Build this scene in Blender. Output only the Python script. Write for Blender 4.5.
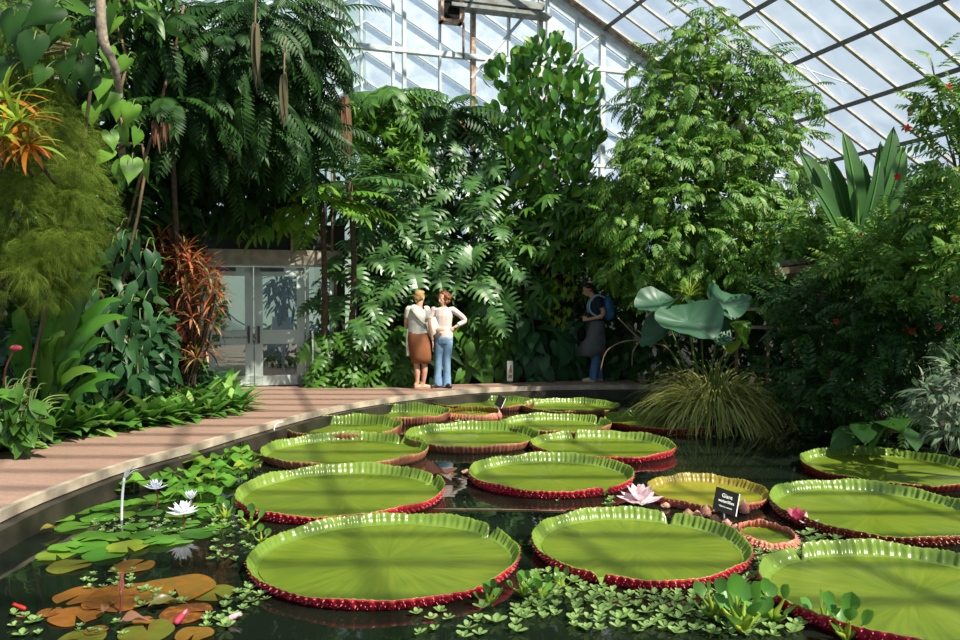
import bpy, bmesh, math
import numpy as np
from mathutils import Vector, Matrix

for _o in list(bpy.data.objects):
    bpy.data.objects.remove(_o)
SC = bpy.context.scene
COL = SC.collection
RS = np.random.RandomState(7)
PI = math.pi

# ------------------------------------------------------------------ camera, sky, sun, exposure
FPX, CAMH = 770.0, 1.75
PITCH = math.atan(20 / 770)
cam_d = bpy.data.cameras.new('camera')
cam_d.sensor_width = 36.0
cam_d.lens = 36.0 * FPX / 960
cam_d.clip_end = 400
cam_d.dof.use_dof = False
cam = bpy.data.objects.new('camera', cam_d)
cam.location = (0, 0, CAMH)
cam.rotation_euler = (PI / 2 - PITCH, 0, 0)
COL.objects.link(cam)
SC.camera = cam

SUN_TO = Vector((0.50, -0.42, 0.76)).normalized()
sun_d = bpy.data.lights.new('sun', 'SUN')
sun_d.energy = 11.0
sun_d.color = (1.0, 0.93, 0.80)
sun_d.angle = math.radians(0.9)
sun = bpy.data.objects.new('sun', sun_d)
sun.rotation_euler = SUN_TO.to_track_quat('Z', 'Y').to_euler()
sun.location = (12, -10, 20)
COL.objects.link(sun)

world = bpy.data.worlds.new('world')
SC.world = world
world.use_nodes = True
_n = world.node_tree
_n.nodes.clear()
w_out = _n.nodes.new('ShaderNodeOutputWorld')
w_bg = _n.nodes.new('ShaderNodeBackground')
w_co = _n.nodes.new('ShaderNodeTexCoord')
w_no = _n.nodes.new('ShaderNodeTexNoise')
w_no.inputs['Scale'].default_value = 2.3
w_no.inputs['Detail'].default_value = 6
w_no.inputs['Roughness'].default_value = 0.55
w_rp = _n.nodes.new('ShaderNodeValToRGB')
w_rp.color_ramp.elements[0].position = 0.36
w_rp.color_ramp.elements[0].color = (0.36, 0.55, 0.78, 1)
w_rp.color_ramp.elements[1].position = 0.60
w_rp.color_ramp.elements[1].color = (0.62, 0.75, 0.87, 1)
_n.links.new(w_co.outputs['Generated'], w_no.inputs['Vector'])
_n.links.new(w_no.outputs['Fac'], w_rp.inputs['Fac'])
_n.links.new(w_rp.outputs['Color'], w_bg.inputs['Color'])
_n.links.new(w_bg.outputs['Background'], w_out.inputs['Surface'])
w_bg.inputs['Strength'].default_value = 0.92

SC.view_settings.view_transform = 'Standard'
SC.view_settings.look = 'None'
SC.view_settings.exposure = 0.0
SC.view_settings.gamma = 1.0
SC.view_settings.use_curve_mapping = False
SC.cycles.use_denoising = True
SC.cycles.max_bounces = 8
SC.cycles.diffuse_bounces = 3
SC.cycles.glossy_bounces = 3
SC.cycles.transmission_bounces = 4
SC.cycles.transparent_max_bounces = 12
SC.cycles.sample_clamp_indirect = 6.0

# ------------------------------------------------------------------ small helpers
def ray(px, py):
    d = ((px - 480) / FPX, 1.0, (320 - py) / FPX)
    c, s = math.cos(PITCH), math.sin(PITCH)
    return np.array([d[0], d[1] * c + d[2] * s, -d[1] * s + d[2] * c])
def W(px, py, Y):
    r = ray(px, py)
    return np.array([0, 0, CAMH]) + r * (Y / r[1])
def onz(px, py, z):
    r = ray(px, py)
    return np.array([0, 0, CAMH]) + r * ((z - CAMH) / r[2])
def onplane(px, py, n, p0):
    r = ray(px, py)
    o = np.array([0, 0, CAMH])
    return o + r * (np.dot(p0 - o, n) / np.dot(r, n))
def nrm(a):
    a = np.asarray(a, float)
    return a / np.maximum(np.linalg.norm(a, axis=-1, keepdims=True), 1e-9)
def hexc(h):
    h = h.lstrip('#')
    out = []
    for i in (0, 2, 4):
        v = int(h[i:i + 2], 16) / 255
        out.append(v / 12.92 if v <= 0.04045 else ((v + 0.055) / 1.055) ** 2.4)
    return tuple(out) + (1,)

def tag(o, label=None, cat=None, group=None, kind=None):
    if label: o['label'] = label
    if cat: o['category'] = cat
    if group: o['group'] = group
    if kind: o['kind'] = kind
    return o
def thing(name, label, cat, loc, group=None, rz=0):
    o = bpy.data.objects.new(name, None)
    o.empty_display_size = 0.1
    o.location = tuple(float(v) for v in loc)
    o.rotation_euler = (0, 0, rz)
    COL.objects.link(o)
    return tag(o, label, cat, group)
def struct_root(name):
    o = bpy.data.objects.new(name, None)
    COL.objects.link(o)
    o['kind'] = 'structure'
    return o

# geometry is (V, F) with F an (k,4) or (k,3) array; a list of those is joined
def cat_geo(gs):
    vs, fs, b = [], [], 0
    for V, F in gs:
        V = np.asarray(V, float).reshape(-1, 3)
        vs.append(V)
        for f in (F if isinstance(F, list) else [F]):
            f = np.asarray(f, int)
            if f.size: fs.append(f + b)
        b += len(V)
    return np.vstack(vs), fs
def mesh_of(name, geo, mats, smooth=True, midx=None):
    V, F = geo
    V = np.asarray(V, float).reshape(-1, 3)
    Fs = [np.asarray(f, int) for f in (F if isinstance(F, list) else [F])]
    Fs = [f for f in Fs if f.size]
    me = bpy.data.meshes.new(name)
    me.vertices.add(len(V))
    me.vertices.foreach_set('co', V.astype(np.float32).ravel())
    tot = np.concatenate([np.full(len(f), f.shape[1]) for f in Fs])
    idx = np.concatenate([f.ravel() for f in Fs])
    me.loops.add(len(idx))
    me.loops.foreach_set('vertex_index', idx.astype(np.int32))
    me.polygons.add(len(tot))
    st = np.concatenate([[0], np.cumsum(tot)[:-1]])
    me.polygons.foreach_set('loop_start', st.astype(np.int32))
    for m in (mats if isinstance(mats, (list, tuple)) else [mats]):
        me.materials.append(m)
    if midx is not None:
        me.polygons.foreach_set('material_index', np.asarray(midx, np.int32))
    me.polygons.foreach_set('use_smooth', np.full(len(tot), bool(smooth)))
    me.update(calc_edges=True)
    me.validate()
    return me
def mk(name, geo, mats, parent=None, smooth=True, midx=None, world=True, loc=None):
    """one mesh object; with a parent the given world coordinates are made local to it"""
    V, F = geo
    V = np.array(V, float).reshape(-1, 3)
    if parent is not None and world:
        p = parent
        off = np.zeros(3)
        while p is not None:
            off += np.array(p.location); p = p.parent
        V = V - off
    if loc is not None:
        V = V - np.asarray(loc, float)
    o = bpy.data.objects.new(name, mesh_of(name, (V, F), mats, smooth, midx))
    COL.objects.link(o)
    if parent is not None: o.parent = parent
    if loc is not None: o.location = tuple(loc)
    return o
def linkcopy(src, parent=None, loc=None, rot=None, scale=None):
    c = src.copy()
    COL.objects.link(c)
    if parent is not None: c.parent = parent
    if loc is not None: c.location = tuple(float(v) for v in loc)
    if rot is not None: c.rotation_euler = rot
    if scale is not None: c.scale = (scale,) * 3
    return c
def copy_tree(o, parent=None):
    c = o.copy()
    COL.objects.link(c)
    if parent is not None: c.parent = parent
    for ch in list(o.children):
        copy_tree(ch, c)
    return c

def box(p, q):
    x0, y0, z0 = p; x1, y1, z1 = q
    V = [(x0,y0,z0),(x1,y0,z0),(x1,y1,z0),(x0,y1,z0),(x0,y0,z1),(x1,y0,z1),(x1,y1,z1),(x0,y1,z1)]
    F = [(0,3,2,1),(4,5,6,7),(0,1,5,4),(1,2,6,5),(2,3,7,6),(3,0,4,7)]
    return np.array(V, float), np.array(F)
def beam(a, b, w, h, up=(0, 0, 1)):
    a, b = np.asarray(a, float), np.asarray(b, float)
    d = nrm(b - a)
    x = nrm(np.cross(d, up)); z = np.cross(x, d)
    V = [p + x * (sx * w / 2) + z * (sz * h / 2) for p in (a, b) for sx, sz in ((-1,-1),(1,-1),(1,1),(-1,1))]
    F = [(0,1,2,3),(7,6,5,4),(0,4,5,1),(1,5,6,2),(2,6,7,3),(3,7,4,0)]
    return np.array(V), np.array(F)
def slab(pts, z0, z1):
    n = len(pts)
    V = [(p[0], p[1], z0) for p in pts] + [(p[0], p[1], z1) for p in pts]
    F = [np.array([list(range(n))[::-1]]), np.array([list(range(n, 2 * n))]),
         np.array([(i, (i + 1) % n, n + (i + 1) % n, n + i) for i in range(n)])]
    return np.array(V, float), F
def smooth_path(pts, n=4):
    pts = np.asarray(pts, float)
    if len(pts) < 3: return pts
    P = np.vstack([2 * pts[0] - pts[1], pts, 2 * pts[-1] - pts[-2]])
    out = []
    for i in range(1, len(P) - 2):
        for t in np.linspace(0, 1, n, endpoint=False):
            a, b, c, d = P[i - 1], P[i], P[i + 1], P[i + 2]
            out.append(.5 * (2 * b + (c - a) * t + (2 * a - 5 * b + 4 * c - d) * t * t + (3 * b - a - 3 * c + d) * t ** 3))
    out.append(pts[-1])
    return np.array(out)
def tube(pts, r, seg=7, cap=True, sm=4, flat=None):
    """swept tube; r scalar or per point; flat = (rx/ry factor) keeps ry smaller along local b"""
    pts0 = np.asarray(pts, float)
    rr = np.full(len(pts0), r, float) if np.isscalar(r) else np.asarray(r, float)
    if sm > 1 and len(pts0) > 2:
        P = smooth_path(pts0, sm)
        t = np.linspace(0, len(pts0) - 1, len(P))
        rr = np.interp(t, np.arange(len(pts0)), rr)
    else:
        P = pts0
    T = nrm(np.gradient(P, axis=0))
    ref = np.array([0, 0, 1.0]) if abs(T[0][2]) < .9 else np.array([1.0, 0, 0])
    a = nrm(np.cross(T[0], ref)); V = []
    for i in range(len(P)):
        a = nrm(a - T[i] * np.dot(a, T[i])); b = np.cross(T[i], a)
        th = np.arange(seg) * 2 * PI / seg
        V.append(P[i] + rr[i] * (np.outer(np.cos(th), a) + np.outer(np.sin(th), b)))
    V = np.vstack(V); n = len(P)
    F = [(i * seg + j, i * seg + (j + 1) % seg, (i + 1) * seg + (j + 1) % seg, (i + 1) * seg + j) for i in range(n - 1) for j in range(seg)]
    Fs = [np.array(F)]
    if cap:
        V = np.vstack([V, P[0], P[-1]])
        k = n * seg
        Fs.append(np.array([(k, (j + 1) % seg, j) for j in range(seg)] + [(k + 1, (n - 1) * seg + j, (n - 1) * seg + (j + 1) % seg) for j in range(seg)]))
    return V, Fs
def ball(c, r, seg=12, rings=8):
    r = np.array([r] * 3 if np.isscalar(r) else r, float)
    V = [(0, 0, 1)]
    for i in range(1, rings):
        a = PI * i / rings
        V += [(math.sin(a) * math.cos(2 * PI * j / seg), math.sin(a) * math.sin(2 * PI * j / seg), math.cos(a)) for j in range(seg)]
    V.append((0, 0, -1)); n = len(V)
    Q = [(1 + i * seg + j, 1 + (i + 1) * seg + j, 1 + (i + 1) * seg + (j + 1) % seg, 1 + i * seg + (j + 1) % seg) for i in range(rings - 2) for j in range(seg)]
    T = [(0, 1 + j, 1 + (j + 1) % seg) for j in range(seg)] + [(n - 1, n - 1 - seg + (j + 1) % seg, n - 1 - seg + j) for j in range(seg)]
    return np.array(V) * r + np.asarray(c, float), [np.array(Q), np.array(T)]
def lathe(prof, c=(0, 0, 0), seg=20):
    V = []
    for r, z in prof:
        V += [(r * math.cos(2 * PI * j / seg), r * math.sin(2 * PI * j / seg), z) for j in range(seg)]
    n = len(prof)
    F = [(i * seg + j, i * seg + (j + 1) % seg, (i + 1) * seg + (j + 1) % seg, (i + 1) * seg + j) for i in range(n - 1) for j in range(seg)]
    return np.array(V) + np.asarray(c, float), np.array(F)

# ------------------------------------------------------------------ leaves
PROF = {
    'lance': lambda t: np.sin(PI * np.clip(t, 0, 1) ** .75) ** .9,
    'ovate': lambda t: np.sin(PI * np.clip(t, 0, 1) ** .62) ** .75,
    'obov': lambda t: np.sin(PI * np.clip(t, 0, .985) ** 1.55) ** .55,
    'strap': lambda t: np.clip(1.15 * (1 - t ** 3.0), 0, 1) * (0.55 + .45 * np.clip(t * 4, 0, 1)),
    'paddle': lambda t: np.sin(PI * np.clip(t, 0, 1) ** 1.1) ** .55,
    'heart': lambda t: np.clip(np.cos(PI / 2 * t ** 1.1), 0, 1) ** .85,
}
def leaf(L, Wd, prof='lance', nl=4, fold=.25, bend=.5, back=0.0, wave=0.0, y0=0.0, cols=1):
    t = np.linspace(0, 1, nl + 1)
    w = np.maximum(PROF[prof](t), .03) * Wd / 2
    if prof not in ('heart', 'strap'): w[0] = Wd * .03
    ang = bend * t
    ds = L / nl
    y = np.concatenate([[0], np.cumsum(np.cos((ang[:-1] + ang[1:]) / 2) * ds)]) + y0
    z = -np.concatenate([[0], np.cumsum(np.sin((ang[:-1] + ang[1:]) / 2) * ds)])
    us = np.linspace(-1, 1, 2 * cols + 1)
    V = []
    for i in range(nl + 1):
        for u in us:
            V.append((u * w[i], y[i] - back * L * abs(u) * (1 - t[i]) ** 2, z[i] + fold * abs(u) * w[i] + wave * w[i] * math.sin(9 * t[i] + 2 * u) * abs(u)))
    k = len(us)
    F = [(i * k + j, i * k + j + 1, (i + 1) * k + j + 1, (i + 1) * k + j) for i in range(nl) for j in range(k - 1)]
    return np.array(V), np.array(F)
def cordate(L=1.0, Wd=.8, n=9, cols=3, bend=.5, fold=.15, wave=.03):
    th = np.linspace(.12, PI, n + 1)
    hx = 16 * np.sin(th) ** 3; hy = 13 * np.cos(th) - 5 * np.cos(2 * th) - 2 * np.cos(3 * th) - np.cos(4 * th)
    x = hx / 32 * Wd; y = (5 - hy) / 22 * L
    m_ = np.linspace(0, 1, n + 1) ** 1.1 * L
    V = []
    for i in range(n + 1):
        for u in np.linspace(-1, 1, 2 * cols + 1):
            px_, py_ = x[i] * u, m_[i] + (y[i] - m_[i]) * abs(u)
            a = bend * py_ / L
            V.append((px_, py_ * math.cos(a * .5), -py_ * math.sin(a * .5) + fold * abs(px_) - .35 * px_ * px_ / Wd + wave * L * math.sin(i * 1.7) * u * u))
    k = 2 * cols + 1
    return np.array(V), np.array([(i * k + j, i * k + j + 1, (i + 1) * k + j + 1, (i + 1) * k + j) for i in range(n) for j in range(k - 1)])
def basis(D, N):
    D = nrm(D); N = np.asarray(N, float)
    N = nrm(N - D * np.sum(N * D, -1, keepdims=True))
    X = np.cross(D, N)
    return np.stack([X, D, N], -1)
def inst(T, P, R, S):
    V, F = T
    P = np.asarray(P, float); n = len(P); m = len(V)
    S = np.broadcast_to(np.asarray(S, float), (n,))
    out = np.einsum('nij,mj->nmi', R, V) * S[:, None, None] + P[:, None, :]
    Fs = []
    for f in (F if isinstance(F, list) else [F]):
        Fs.append((f[None] + (np.arange(n) * m)[:, None, None]).reshape(-1, f.shape[1]))
    return out.reshape(-1, 3), Fs
def pinnate(L, pairs, ll, lw, prof='lance', droop=.6, angle=1.0, sag=.25, nl=2, tip=True, taper=.5, rach=.006, start=.15, fold=.3, lbend=.4, lift=0.0):
    """a pinnate frond along +Y with leaflets both sides"""
    gs = []
    lf = leaf(1, lw / ll, prof, nl, fold, lbend)
    def pos(t):
        a = droop * t
        k = max(droop, 1e-3)
        return np.array([0, L * math.sin(a) / k, -L * (1 - math.cos(a)) / k]), np.array([0, math.cos(a), -math.sin(a)]), np.array([0, math.sin(a), math.cos(a)])
    P, D, N, S = [], [], [], []
    for i in range(pairs):
        t = start + (1 - start) * (i + .5) / pairs
        p, d, n = pos(t)
        s = ll * (1 - taper * abs(2 * t - 1.0) ** 2.2 if t > .5 else 1 - taper * .7 * (1 - 2 * t) ** 2)
        for sx in (-1, 1):
            a = angle * (1 - .35 * t)
            dd = d * math.cos(a) + np.array([sx, 0, 0]) * math.sin(a) - n * sag + n * lift
            P.append(p); D.append(dd); N.append(n + np.array([-sx * .15, 0, 0])); S.append(s)
    if tip:
        p, d, n = pos(1); P.append(p); D.append(d - n * .1); N.append(n); S.append(ll * .8)
    gs.append(inst(lf, P, basis(D, N), S))
    rp = [pos(t)[0] for t in np.linspace(0, 1, 5)]
    gs.append(tube(rp, [rach, rach * .9, rach * .8, rach * .6, rach * .4], 4, False, 1))
    return cat_geo(gs)
def palmate(L, n, lw, span=2 * PI * .8, droop=.5, prof='lance', nl=3):
    lf = leaf(L, lw, prof, nl, .25, droop)
    th = np.linspace(-span / 2, span / 2, n)
    D = np.stack([np.sin(th), np.cos(th), np.full(n, -.15)], -1)
    S = 1 - .35 * np.abs(th) / PI
    return inst(lf, np.zeros((n, 3)), basis(D, np.tile([0, 0, 1.0], (n, 1))), S)
def monstera(L, Wd, k=7, gap=.38, droop=.5, lobed=0.0):
    """heart-shaped leaf cut into curved ribs on both sides of a continuous web"""
    V, F = [], []
    def mid(t):
        a = droop * t
        return np.array([0, L * math.sin(a) / max(droop, .01), -L * (1 - math.cos(a)) / max(droop, .01)])
    def half(t): return Wd / 2 * (math.cos(PI / 2 * max(t, 0) ** 1.25) ** .7) * (0.86 + .14 * min(1, t * 5))
    for sx in (-1, 1):
        for i in range(k):
            ta, tb = i / k, (i + 1) / k
            tw = (tb - ta)
            for j, u in enumerate((0, .42, .68, .9, 1.0)):
                g = 0 if u <= .42 else gap * min(1, (u - .40) / .2) * (1 if lobed == 0 else lobed)
                if u >= 1: g = min(.8, g + .3)
                sweep = -.22 * (1 - ta) ** 2 * u + .30 * u ** 1.8 * ta ** .7 + .02
                hw = half((ta + tb) / 2)
                for tt, sg in ((ta, 1), (tb, -1)):
                    te = tt + sg * g * tw / 2
                    m = mid(te)
                    y = m[1] + sweep * L * .62
                    z = m[2] - .22 * hw * u * u + .10 * hw * math.sin(PI * u)
                    V.append((sx * hw * u, y, z))
            b = len(V) - 10
            for j in range(4):
                q = (b + 2 * j, b + 2 * j + 1, b + 2 * j + 3, b + 2 * j + 2)
                F.append(q if sx < 0 else q[::-1])
    b = len(V)
    # tip lobe
    m0, m1 = mid(.93), mid(1.0)
    for sx in (-1, 0, 1): V.append((sx * Wd * .1, m0[1], m0[2]))
    V.append((0, m1[1] + L * .12, m1[2] - .04 * L))
    T = np.array([(b, b + 1, b + 3), (b + 1, b + 2, b + 3)])
    return np.array(V), [np.array(F), T]

def cloud(rs, ells, n, shell=.55):
    """points in a list of ellipsoids (centre, radii); returns points and outward directions"""
    vol = np.array([e[1][0] * e[1][1] * e[1][2] for e in ells]) ** .8
    which = rs.choice(len(ells), n, p=vol / vol.sum())
    d = nrm(rs.normal(size=(n, 3)))
    r = rs.uniform(shell ** 2, 1, n) ** .5
    C = np.array([e[0] for e in ells])[which]; A = np.array([e[1] for e in ells])[which]
    return C + d * r[:, None] * A, nrm(d / A)
def E(px, py, Y, rpx, rpy, rd=None):
    k = Y / FPX
    return (W(px, py, Y), (rpx * k, rd if rd else max(rpx, rpy) * k * .8, rpy * k))
def orient(rs, O, out=.7, down=.4, rnd=.5, up=.7, front=.35):
    n = len(O)
    D = O * out + np.array([0, 0, -down]) + rs.normal(size=(n, 3)) * rnd
    N = np.array([0, -front, up]) + O * .4 + rs.normal(size=(n, 3)) * .3
    return basis(D, N)

# ------------------------------------------------------------------ materials
def new_mat(name):
    m = bpy.data.materials.new(name)
    m.use_nodes = True
    nt = m.node_tree
    return m, nt, nt.nodes['Principled BSDF'], nt.nodes['Material Output']
def plain(name, c, rough=.6, metal=0, spec=.5, noise=0.0, nscale=20, c2=None, bump=0.0):
    m, nt, p, out = new_mat(name)
    c = hexc(c) if isinstance(c, str) else c
    p.inputs['Base Color'].default_value = c
    p.inputs['Roughness'].default_value = rough
    p.inputs['Metallic'].default_value = metal
    p.inputs['Specular IOR Level'].default_value = spec
    if c2 is not None or bump:
        tc = nt.nodes.new('ShaderNodeTexCoord')
        no = nt.nodes.new('ShaderNodeTexNoise')
        no.inputs['Scale'].default_value = nscale; no.inputs['Detail'].default_value = 5
        nt.links.new(tc.outputs['Object'], no.inputs['Vector'])
        if c2 is not None:
            rp = nt.nodes.new('ShaderNodeValToRGB')
            rp.color_ramp.elements[0].position = .35; rp.color_ramp.elements[0].color = c
            rp.color_ramp.elements[1].position = .65; rp.color_ramp.elements[1].color = hexc(c2) if isinstance(c2, str) else c2
            nt.links.new(no.outputs['Fac'], rp.inputs['Fac']); nt.links.new(rp.outputs['Color'], p.inputs['Base Color'])
        if bump:
            bp = nt.nodes.new('ShaderNodeBump'); bp.inputs['Strength'].default_value = bump; bp.inputs['Distance'].default_value = .01
            nt.links.new(no.outputs['Fac'], bp.inputs['Height']); nt.links.new(bp.outputs['Normal'], p.inputs['Normal'])
    return m
def leafmat(name, cols, rough=.42, trans=.3, spec=.45, tcol=None, mottled=None, gain=1.45):
    """per-leaf colour from the ramp (a different leaf, a different green)"""
    m, nt, p, out = new_mat(name)
    ge = nt.nodes.new('ShaderNodeNewGeometry')
    oi = nt.nodes.new('ShaderNodeObjectInfo')
    ad = nt.nodes.new('ShaderNodeMath'); ad.operation = 'ADD'
    fr = nt.nodes.new('ShaderNodeMath'); fr.operation = 'FRACT'
    nt.links.new(ge.outputs['Random Per Island'], ad.inputs[0]); nt.links.new(oi.outputs['Random'], ad.inputs[1])
    nt.links.new(ad.outputs[0], fr.inputs[0])
    rp = nt.nodes.new('ShaderNodeValToRGB')
    el = rp.color_ramp.elements
    while len(el) < len(cols): el.new(.5)
    for i, c in enumerate(cols):
        el[i].position = i / max(1, len(cols) - 1)
        el[i].color = tuple(min(.9, v * gain) for v in hexc(c)[:3]) + (1,)
    nt.links.new(fr.outputs[0], rp.inputs['Fac'])
    src = rp.outputs['Color']
    if mottled:
        tc = nt.nodes.new('ShaderNodeTexCoord'); no = nt.nodes.new('ShaderNodeTexNoise')
        no.inputs['Scale'].default_value = mottled[1]; no.inputs['Detail'].default_value = 3
        nt.links.new(tc.outputs['Object'], no.inputs['Vector'])
        r2 = nt.nodes.new('ShaderNodeValToRGB'); r2.color_ramp.elements[0].position = mottled[2]; r2.color_ramp.elements[1].position = mottled[2] + .08
        nt.links.new(no.outputs['Fac'], r2.inputs['Fac'])
        mx = nt.nodes.new('ShaderNodeMix'); mx.data_type = 'RGBA'
        nt.links.new(r2.outputs['Color'], mx.inputs['Factor'])
        nt.links.new(src, mx.inputs['A']); mx.inputs['B'].default_value = hexc(mottled[0])
        src = mx.outputs['Result']
    nt.links.new(src, p.inputs['Base Color'])
    p.inputs['Roughness'].default_value = rough
    p.inputs['Specular IOR Level'].default_value = spec
    tr = nt.nodes.new('ShaderNodeBsdfTranslucent')
    hs = nt.nodes.new('ShaderNodeHueSaturation'); hs.inputs['Hue'].default_value = .485; hs.inputs['Value'].default_value = 1.7
    nt.links.new(src, hs.inputs['Color']); nt.links.new(hs.outputs['Color'], tr.inputs['Color'])
    mi = nt.nodes.new('ShaderNodeMixShader'); mi.inputs['Fac'].default_value = trans
    nt.links.new(p.outputs['BSDF'], mi.inputs[1]); nt.links.new(tr.outputs['BSDF'], mi.inputs[2])
    nt.links.new(mi.outputs['Shader'], out.inputs['Surface'])
    return m

M = {}
M['white_metal'] = plain('white painted metal', '#c9cfd0', .45, c2='#aab2b2', nscale=6)
M['rafter'] = plain('glazing bar paint', '#cfcac0', .5, c2='#a89f92', nscale=5)
M['dark_metal'] = plain('weathered steel', '#4b4f4c', .5, c2='#35332f', nscale=4)
M['rust'] = plain('rusty iron', '#8a5a3e', .8, c2='#b9a796', nscale=14)
M['door_paint'] = plain('grey door paint', '#bccac2', .4, c2='#aebdb5', nscale=3)
M['concrete'] = plain('pale concrete', '#a79f8c', .8, c2='#8d8673', nscale=7, bump=.2)
M['curb'] = plain('stone coping', '#b5a894', .75, c2='#8a7c68', nscale=5, bump=.25)
M['basin'] = plain('dark pond wall', '#3a352b', .5, c2='#26241d', nscale=4)  # dark brown, mottled with a darker brown
M['soil'] = plain('dark soil', '#2a2119', .95, c2='#19140f', nscale=9, bump=.5)
M['wall'] = plain('shade-dark masonry', '#2c322a', .85, c2='#1d231d', nscale=3)  # wall colour darkened to stand in for the shade behind the planting
M['pale_wall'] = plain('dim hall wall', '#7c8a80', .8)
M['bark'] = plain('brown bark', '#5c4a39', .9, c2='#3b2f25', nscale=18, bump=.6)
M['pale_bark'] = plain('pale bark', '#a59683', .85, c2='#7a6d5d', nscale=22, bump=.5)
M['stem'] = plain('green stem', '#4d6a2d', .5, c2='#64763a', nscale=8)
M['red_stem'] = plain('reddish stem', '#6f3b2a', .5)
M['dry'] = plain('dry brown stem', '#7d6549', .8, c2='#5d4a36', nscale=10)
M['white'] = plain('white glaze', '#d9dad5', .5)
M['black'] = plain('black plastic', '#0a0b0a', .7, spec=.15)
M['ink'] = plain('white lettering', '#d5d8d5', .6)

# brick paving
m, nt, p, out = new_mat('brick path paving'); M['paving'] = m
tc = nt.nodes.new('ShaderNodeTexCoord'); mp = nt.nodes.new('ShaderNodeMapping')
mp.inputs['Rotation'].default_value = (0, 0, math.radians(17))
br = nt.nodes.new('ShaderNodeTexBrick'); br.inputs['Scale'].default_value = 2.2
br.inputs['Mortar Size'].default_value = .012; br.inputs['Brick Width'].default_value = .46; br.inputs['Row Height'].default_value = .23
br.inputs['Color1'].default_value = hexc('#946d55'); br.inputs['Color2'].default_value = hexc('#8c6750'); br.inputs['Mortar'].default_value = hexc('#86654f')
no = nt.nodes.new('ShaderNodeTexNoise'); no.inputs['Scale'].default_value = 45; no.inputs['Detail'].default_value = 6
mx = nt.nodes.new('ShaderNodeMix'); mx.data_type = 'RGBA'; mx.blend_type = 'OVERLAY'; mx.inputs['Factor'].default_value = .5
nt.links.new(tc.outputs['Object'], mp.inputs['Vector']); nt.links.new(mp.outputs['Vector'], br.inputs['Vector'])
nt.links.new(tc.outputs['Object'], no.inputs['Vector'])
nt.links.new(br.outputs['Color'], mx.inputs['A']); nt.links.new(no.outputs['Color'], mx.inputs['B'])
hs = nt.nodes.new('ShaderNodeHueSaturation'); hs.inputs['Saturation'].default_value = .8
nt.links.new(mx.outputs['Result'], hs.inputs['Color']); nt.links.new(hs.outputs['Color'], p.inputs['Base Color'])
p.inputs['Roughness'].default_value = .75
bp = nt.nodes.new('ShaderNodeBump'); bp.inputs['Strength'].default_value = .25; bp.inputs['Distance'].default_value = .006
nt.links.new(br.outputs['Fac'], bp.inputs['Height']); bp.invert = True; nt.links.new(bp.outputs['Normal'], p.inputs['Normal'])

# pond water: murky, near-black, mirror-like
m, nt, p, out = new_mat('murky pond water'); M['water'] = m
p.inputs['Base Color'].default_value = (.006, .010, .006, 1); p.inputs['Roughness'].default_value = .03
p.inputs['IOR'].default_value = 1.33; p.inputs['Specular IOR Level'].default_value = .5
tc = nt.nodes.new('ShaderNodeTexCoord'); no = nt.nodes.new('ShaderNodeTexNoise'); no.inputs['Scale'].default_value = 3.5; no.inputs['Detail'].default_value = 2
nt.links.new(tc.outputs['Object'], no.inputs['Vector'])
bp = nt.nodes.new('ShaderNodeBump'); bp.inputs['Strength'].default_value = .08; bp.inputs['Distance'].default_value = .02
nt.links.new(no.outputs['Fac'], bp.inputs['Height']); nt.links.new(bp.outputs['Normal'], p.inputs['Normal'])

def glassmat(name, tint, haze, hazecol):
    m, nt, p, out = new_mat(name)
    nt.nodes.remove(p)
    tr = nt.nodes.new('ShaderNodeBsdfTransparent'); tr.inputs['Color'].default_value = tint
    gl = nt.nodes.new('ShaderNodeBsdfGlossy'); gl.inputs['Roughness'].default_value = .02
    lw_ = nt.nodes.new('ShaderNodeLayerWeight'); lw_.inputs['Blend'].default_value = .5
    pw = nt.nodes.new('ShaderNodeMath'); pw.operation = 'POWER'; pw.inputs[1].default_value = 5
    nt.links.new(lw_.outputs['Facing'], pw.inputs[0])
    fr = nt.nodes.new('ShaderNodeMath'); fr.operation = 'MULTIPLY_ADD'; fr.inputs[1].default_value = .8; fr.inputs[2].default_value = .05
    nt.links.new(pw.outputs[0], fr.inputs[0])
    m1 = nt.nodes.new('ShaderNodeMixShader')
    nt.links.new(fr.outputs[0], m1.inputs['Fac']); nt.links.new(tr.outputs[0], m1.inputs[1]); nt.links.new(gl.outputs[0], m1.inputs[2])
    tl = nt.nodes.new('ShaderNodeBsdfTranslucent'); tl.inputs['Color'].default_value = hazecol
    tc = nt.nodes.new('ShaderNodeTexCoord'); no = nt.nodes.new('ShaderNodeTexNoise'); no.inputs['Scale'].default_value = 1.6; no.inputs['Detail'].default_value = 6
    rp = nt.nodes.new('ShaderNodeMapRange'); rp.inputs['From Min'].default_value = .35; rp.inputs['From Max'].default_value = .75
    rp.inputs['To Min'].default_value = haze * .4; rp.inputs['To Max'].default_value = haze * 1.6
    nt.links.new(tc.outputs['Object'], no.inputs['Vector']); nt.links.new(no.outputs['Fac'], rp.inputs['Value'])
    m2 = nt.nodes.new('ShaderNodeMixShader')
    nt.links.new(rp.outputs[0], m2.inputs['Fac']); nt.links.new(m1.outputs[0], m2.inputs[1]); nt.links.new(tl.outputs[0], m2.inputs[2])
    nt.links.new(m2.outputs[0], out.inputs['Surface'])
    return m
M['roof_glass'] = glassmat('dusty roof glass', (.95, .97, .98, 1), .07, (.8, .8, .8, 1))
M['gable_glass'] = glassmat('gable glass', (.94, .97, .98, 1), .18, (.9, .93, .93, 1))
M['milky_glass'] = glassmat('pale haze glass', (.95, .97, .98, 1), .42, (.8, .86, .9, 1))  # white haze painted into the panes to brighten the view through the gable
M['green_glass'] = glassmat('green-tinted glass', (.80, .90, .84, 1), .40, (.45, .58, .5, 1))  # green tint and a duller green haze set in the glass colour
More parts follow.
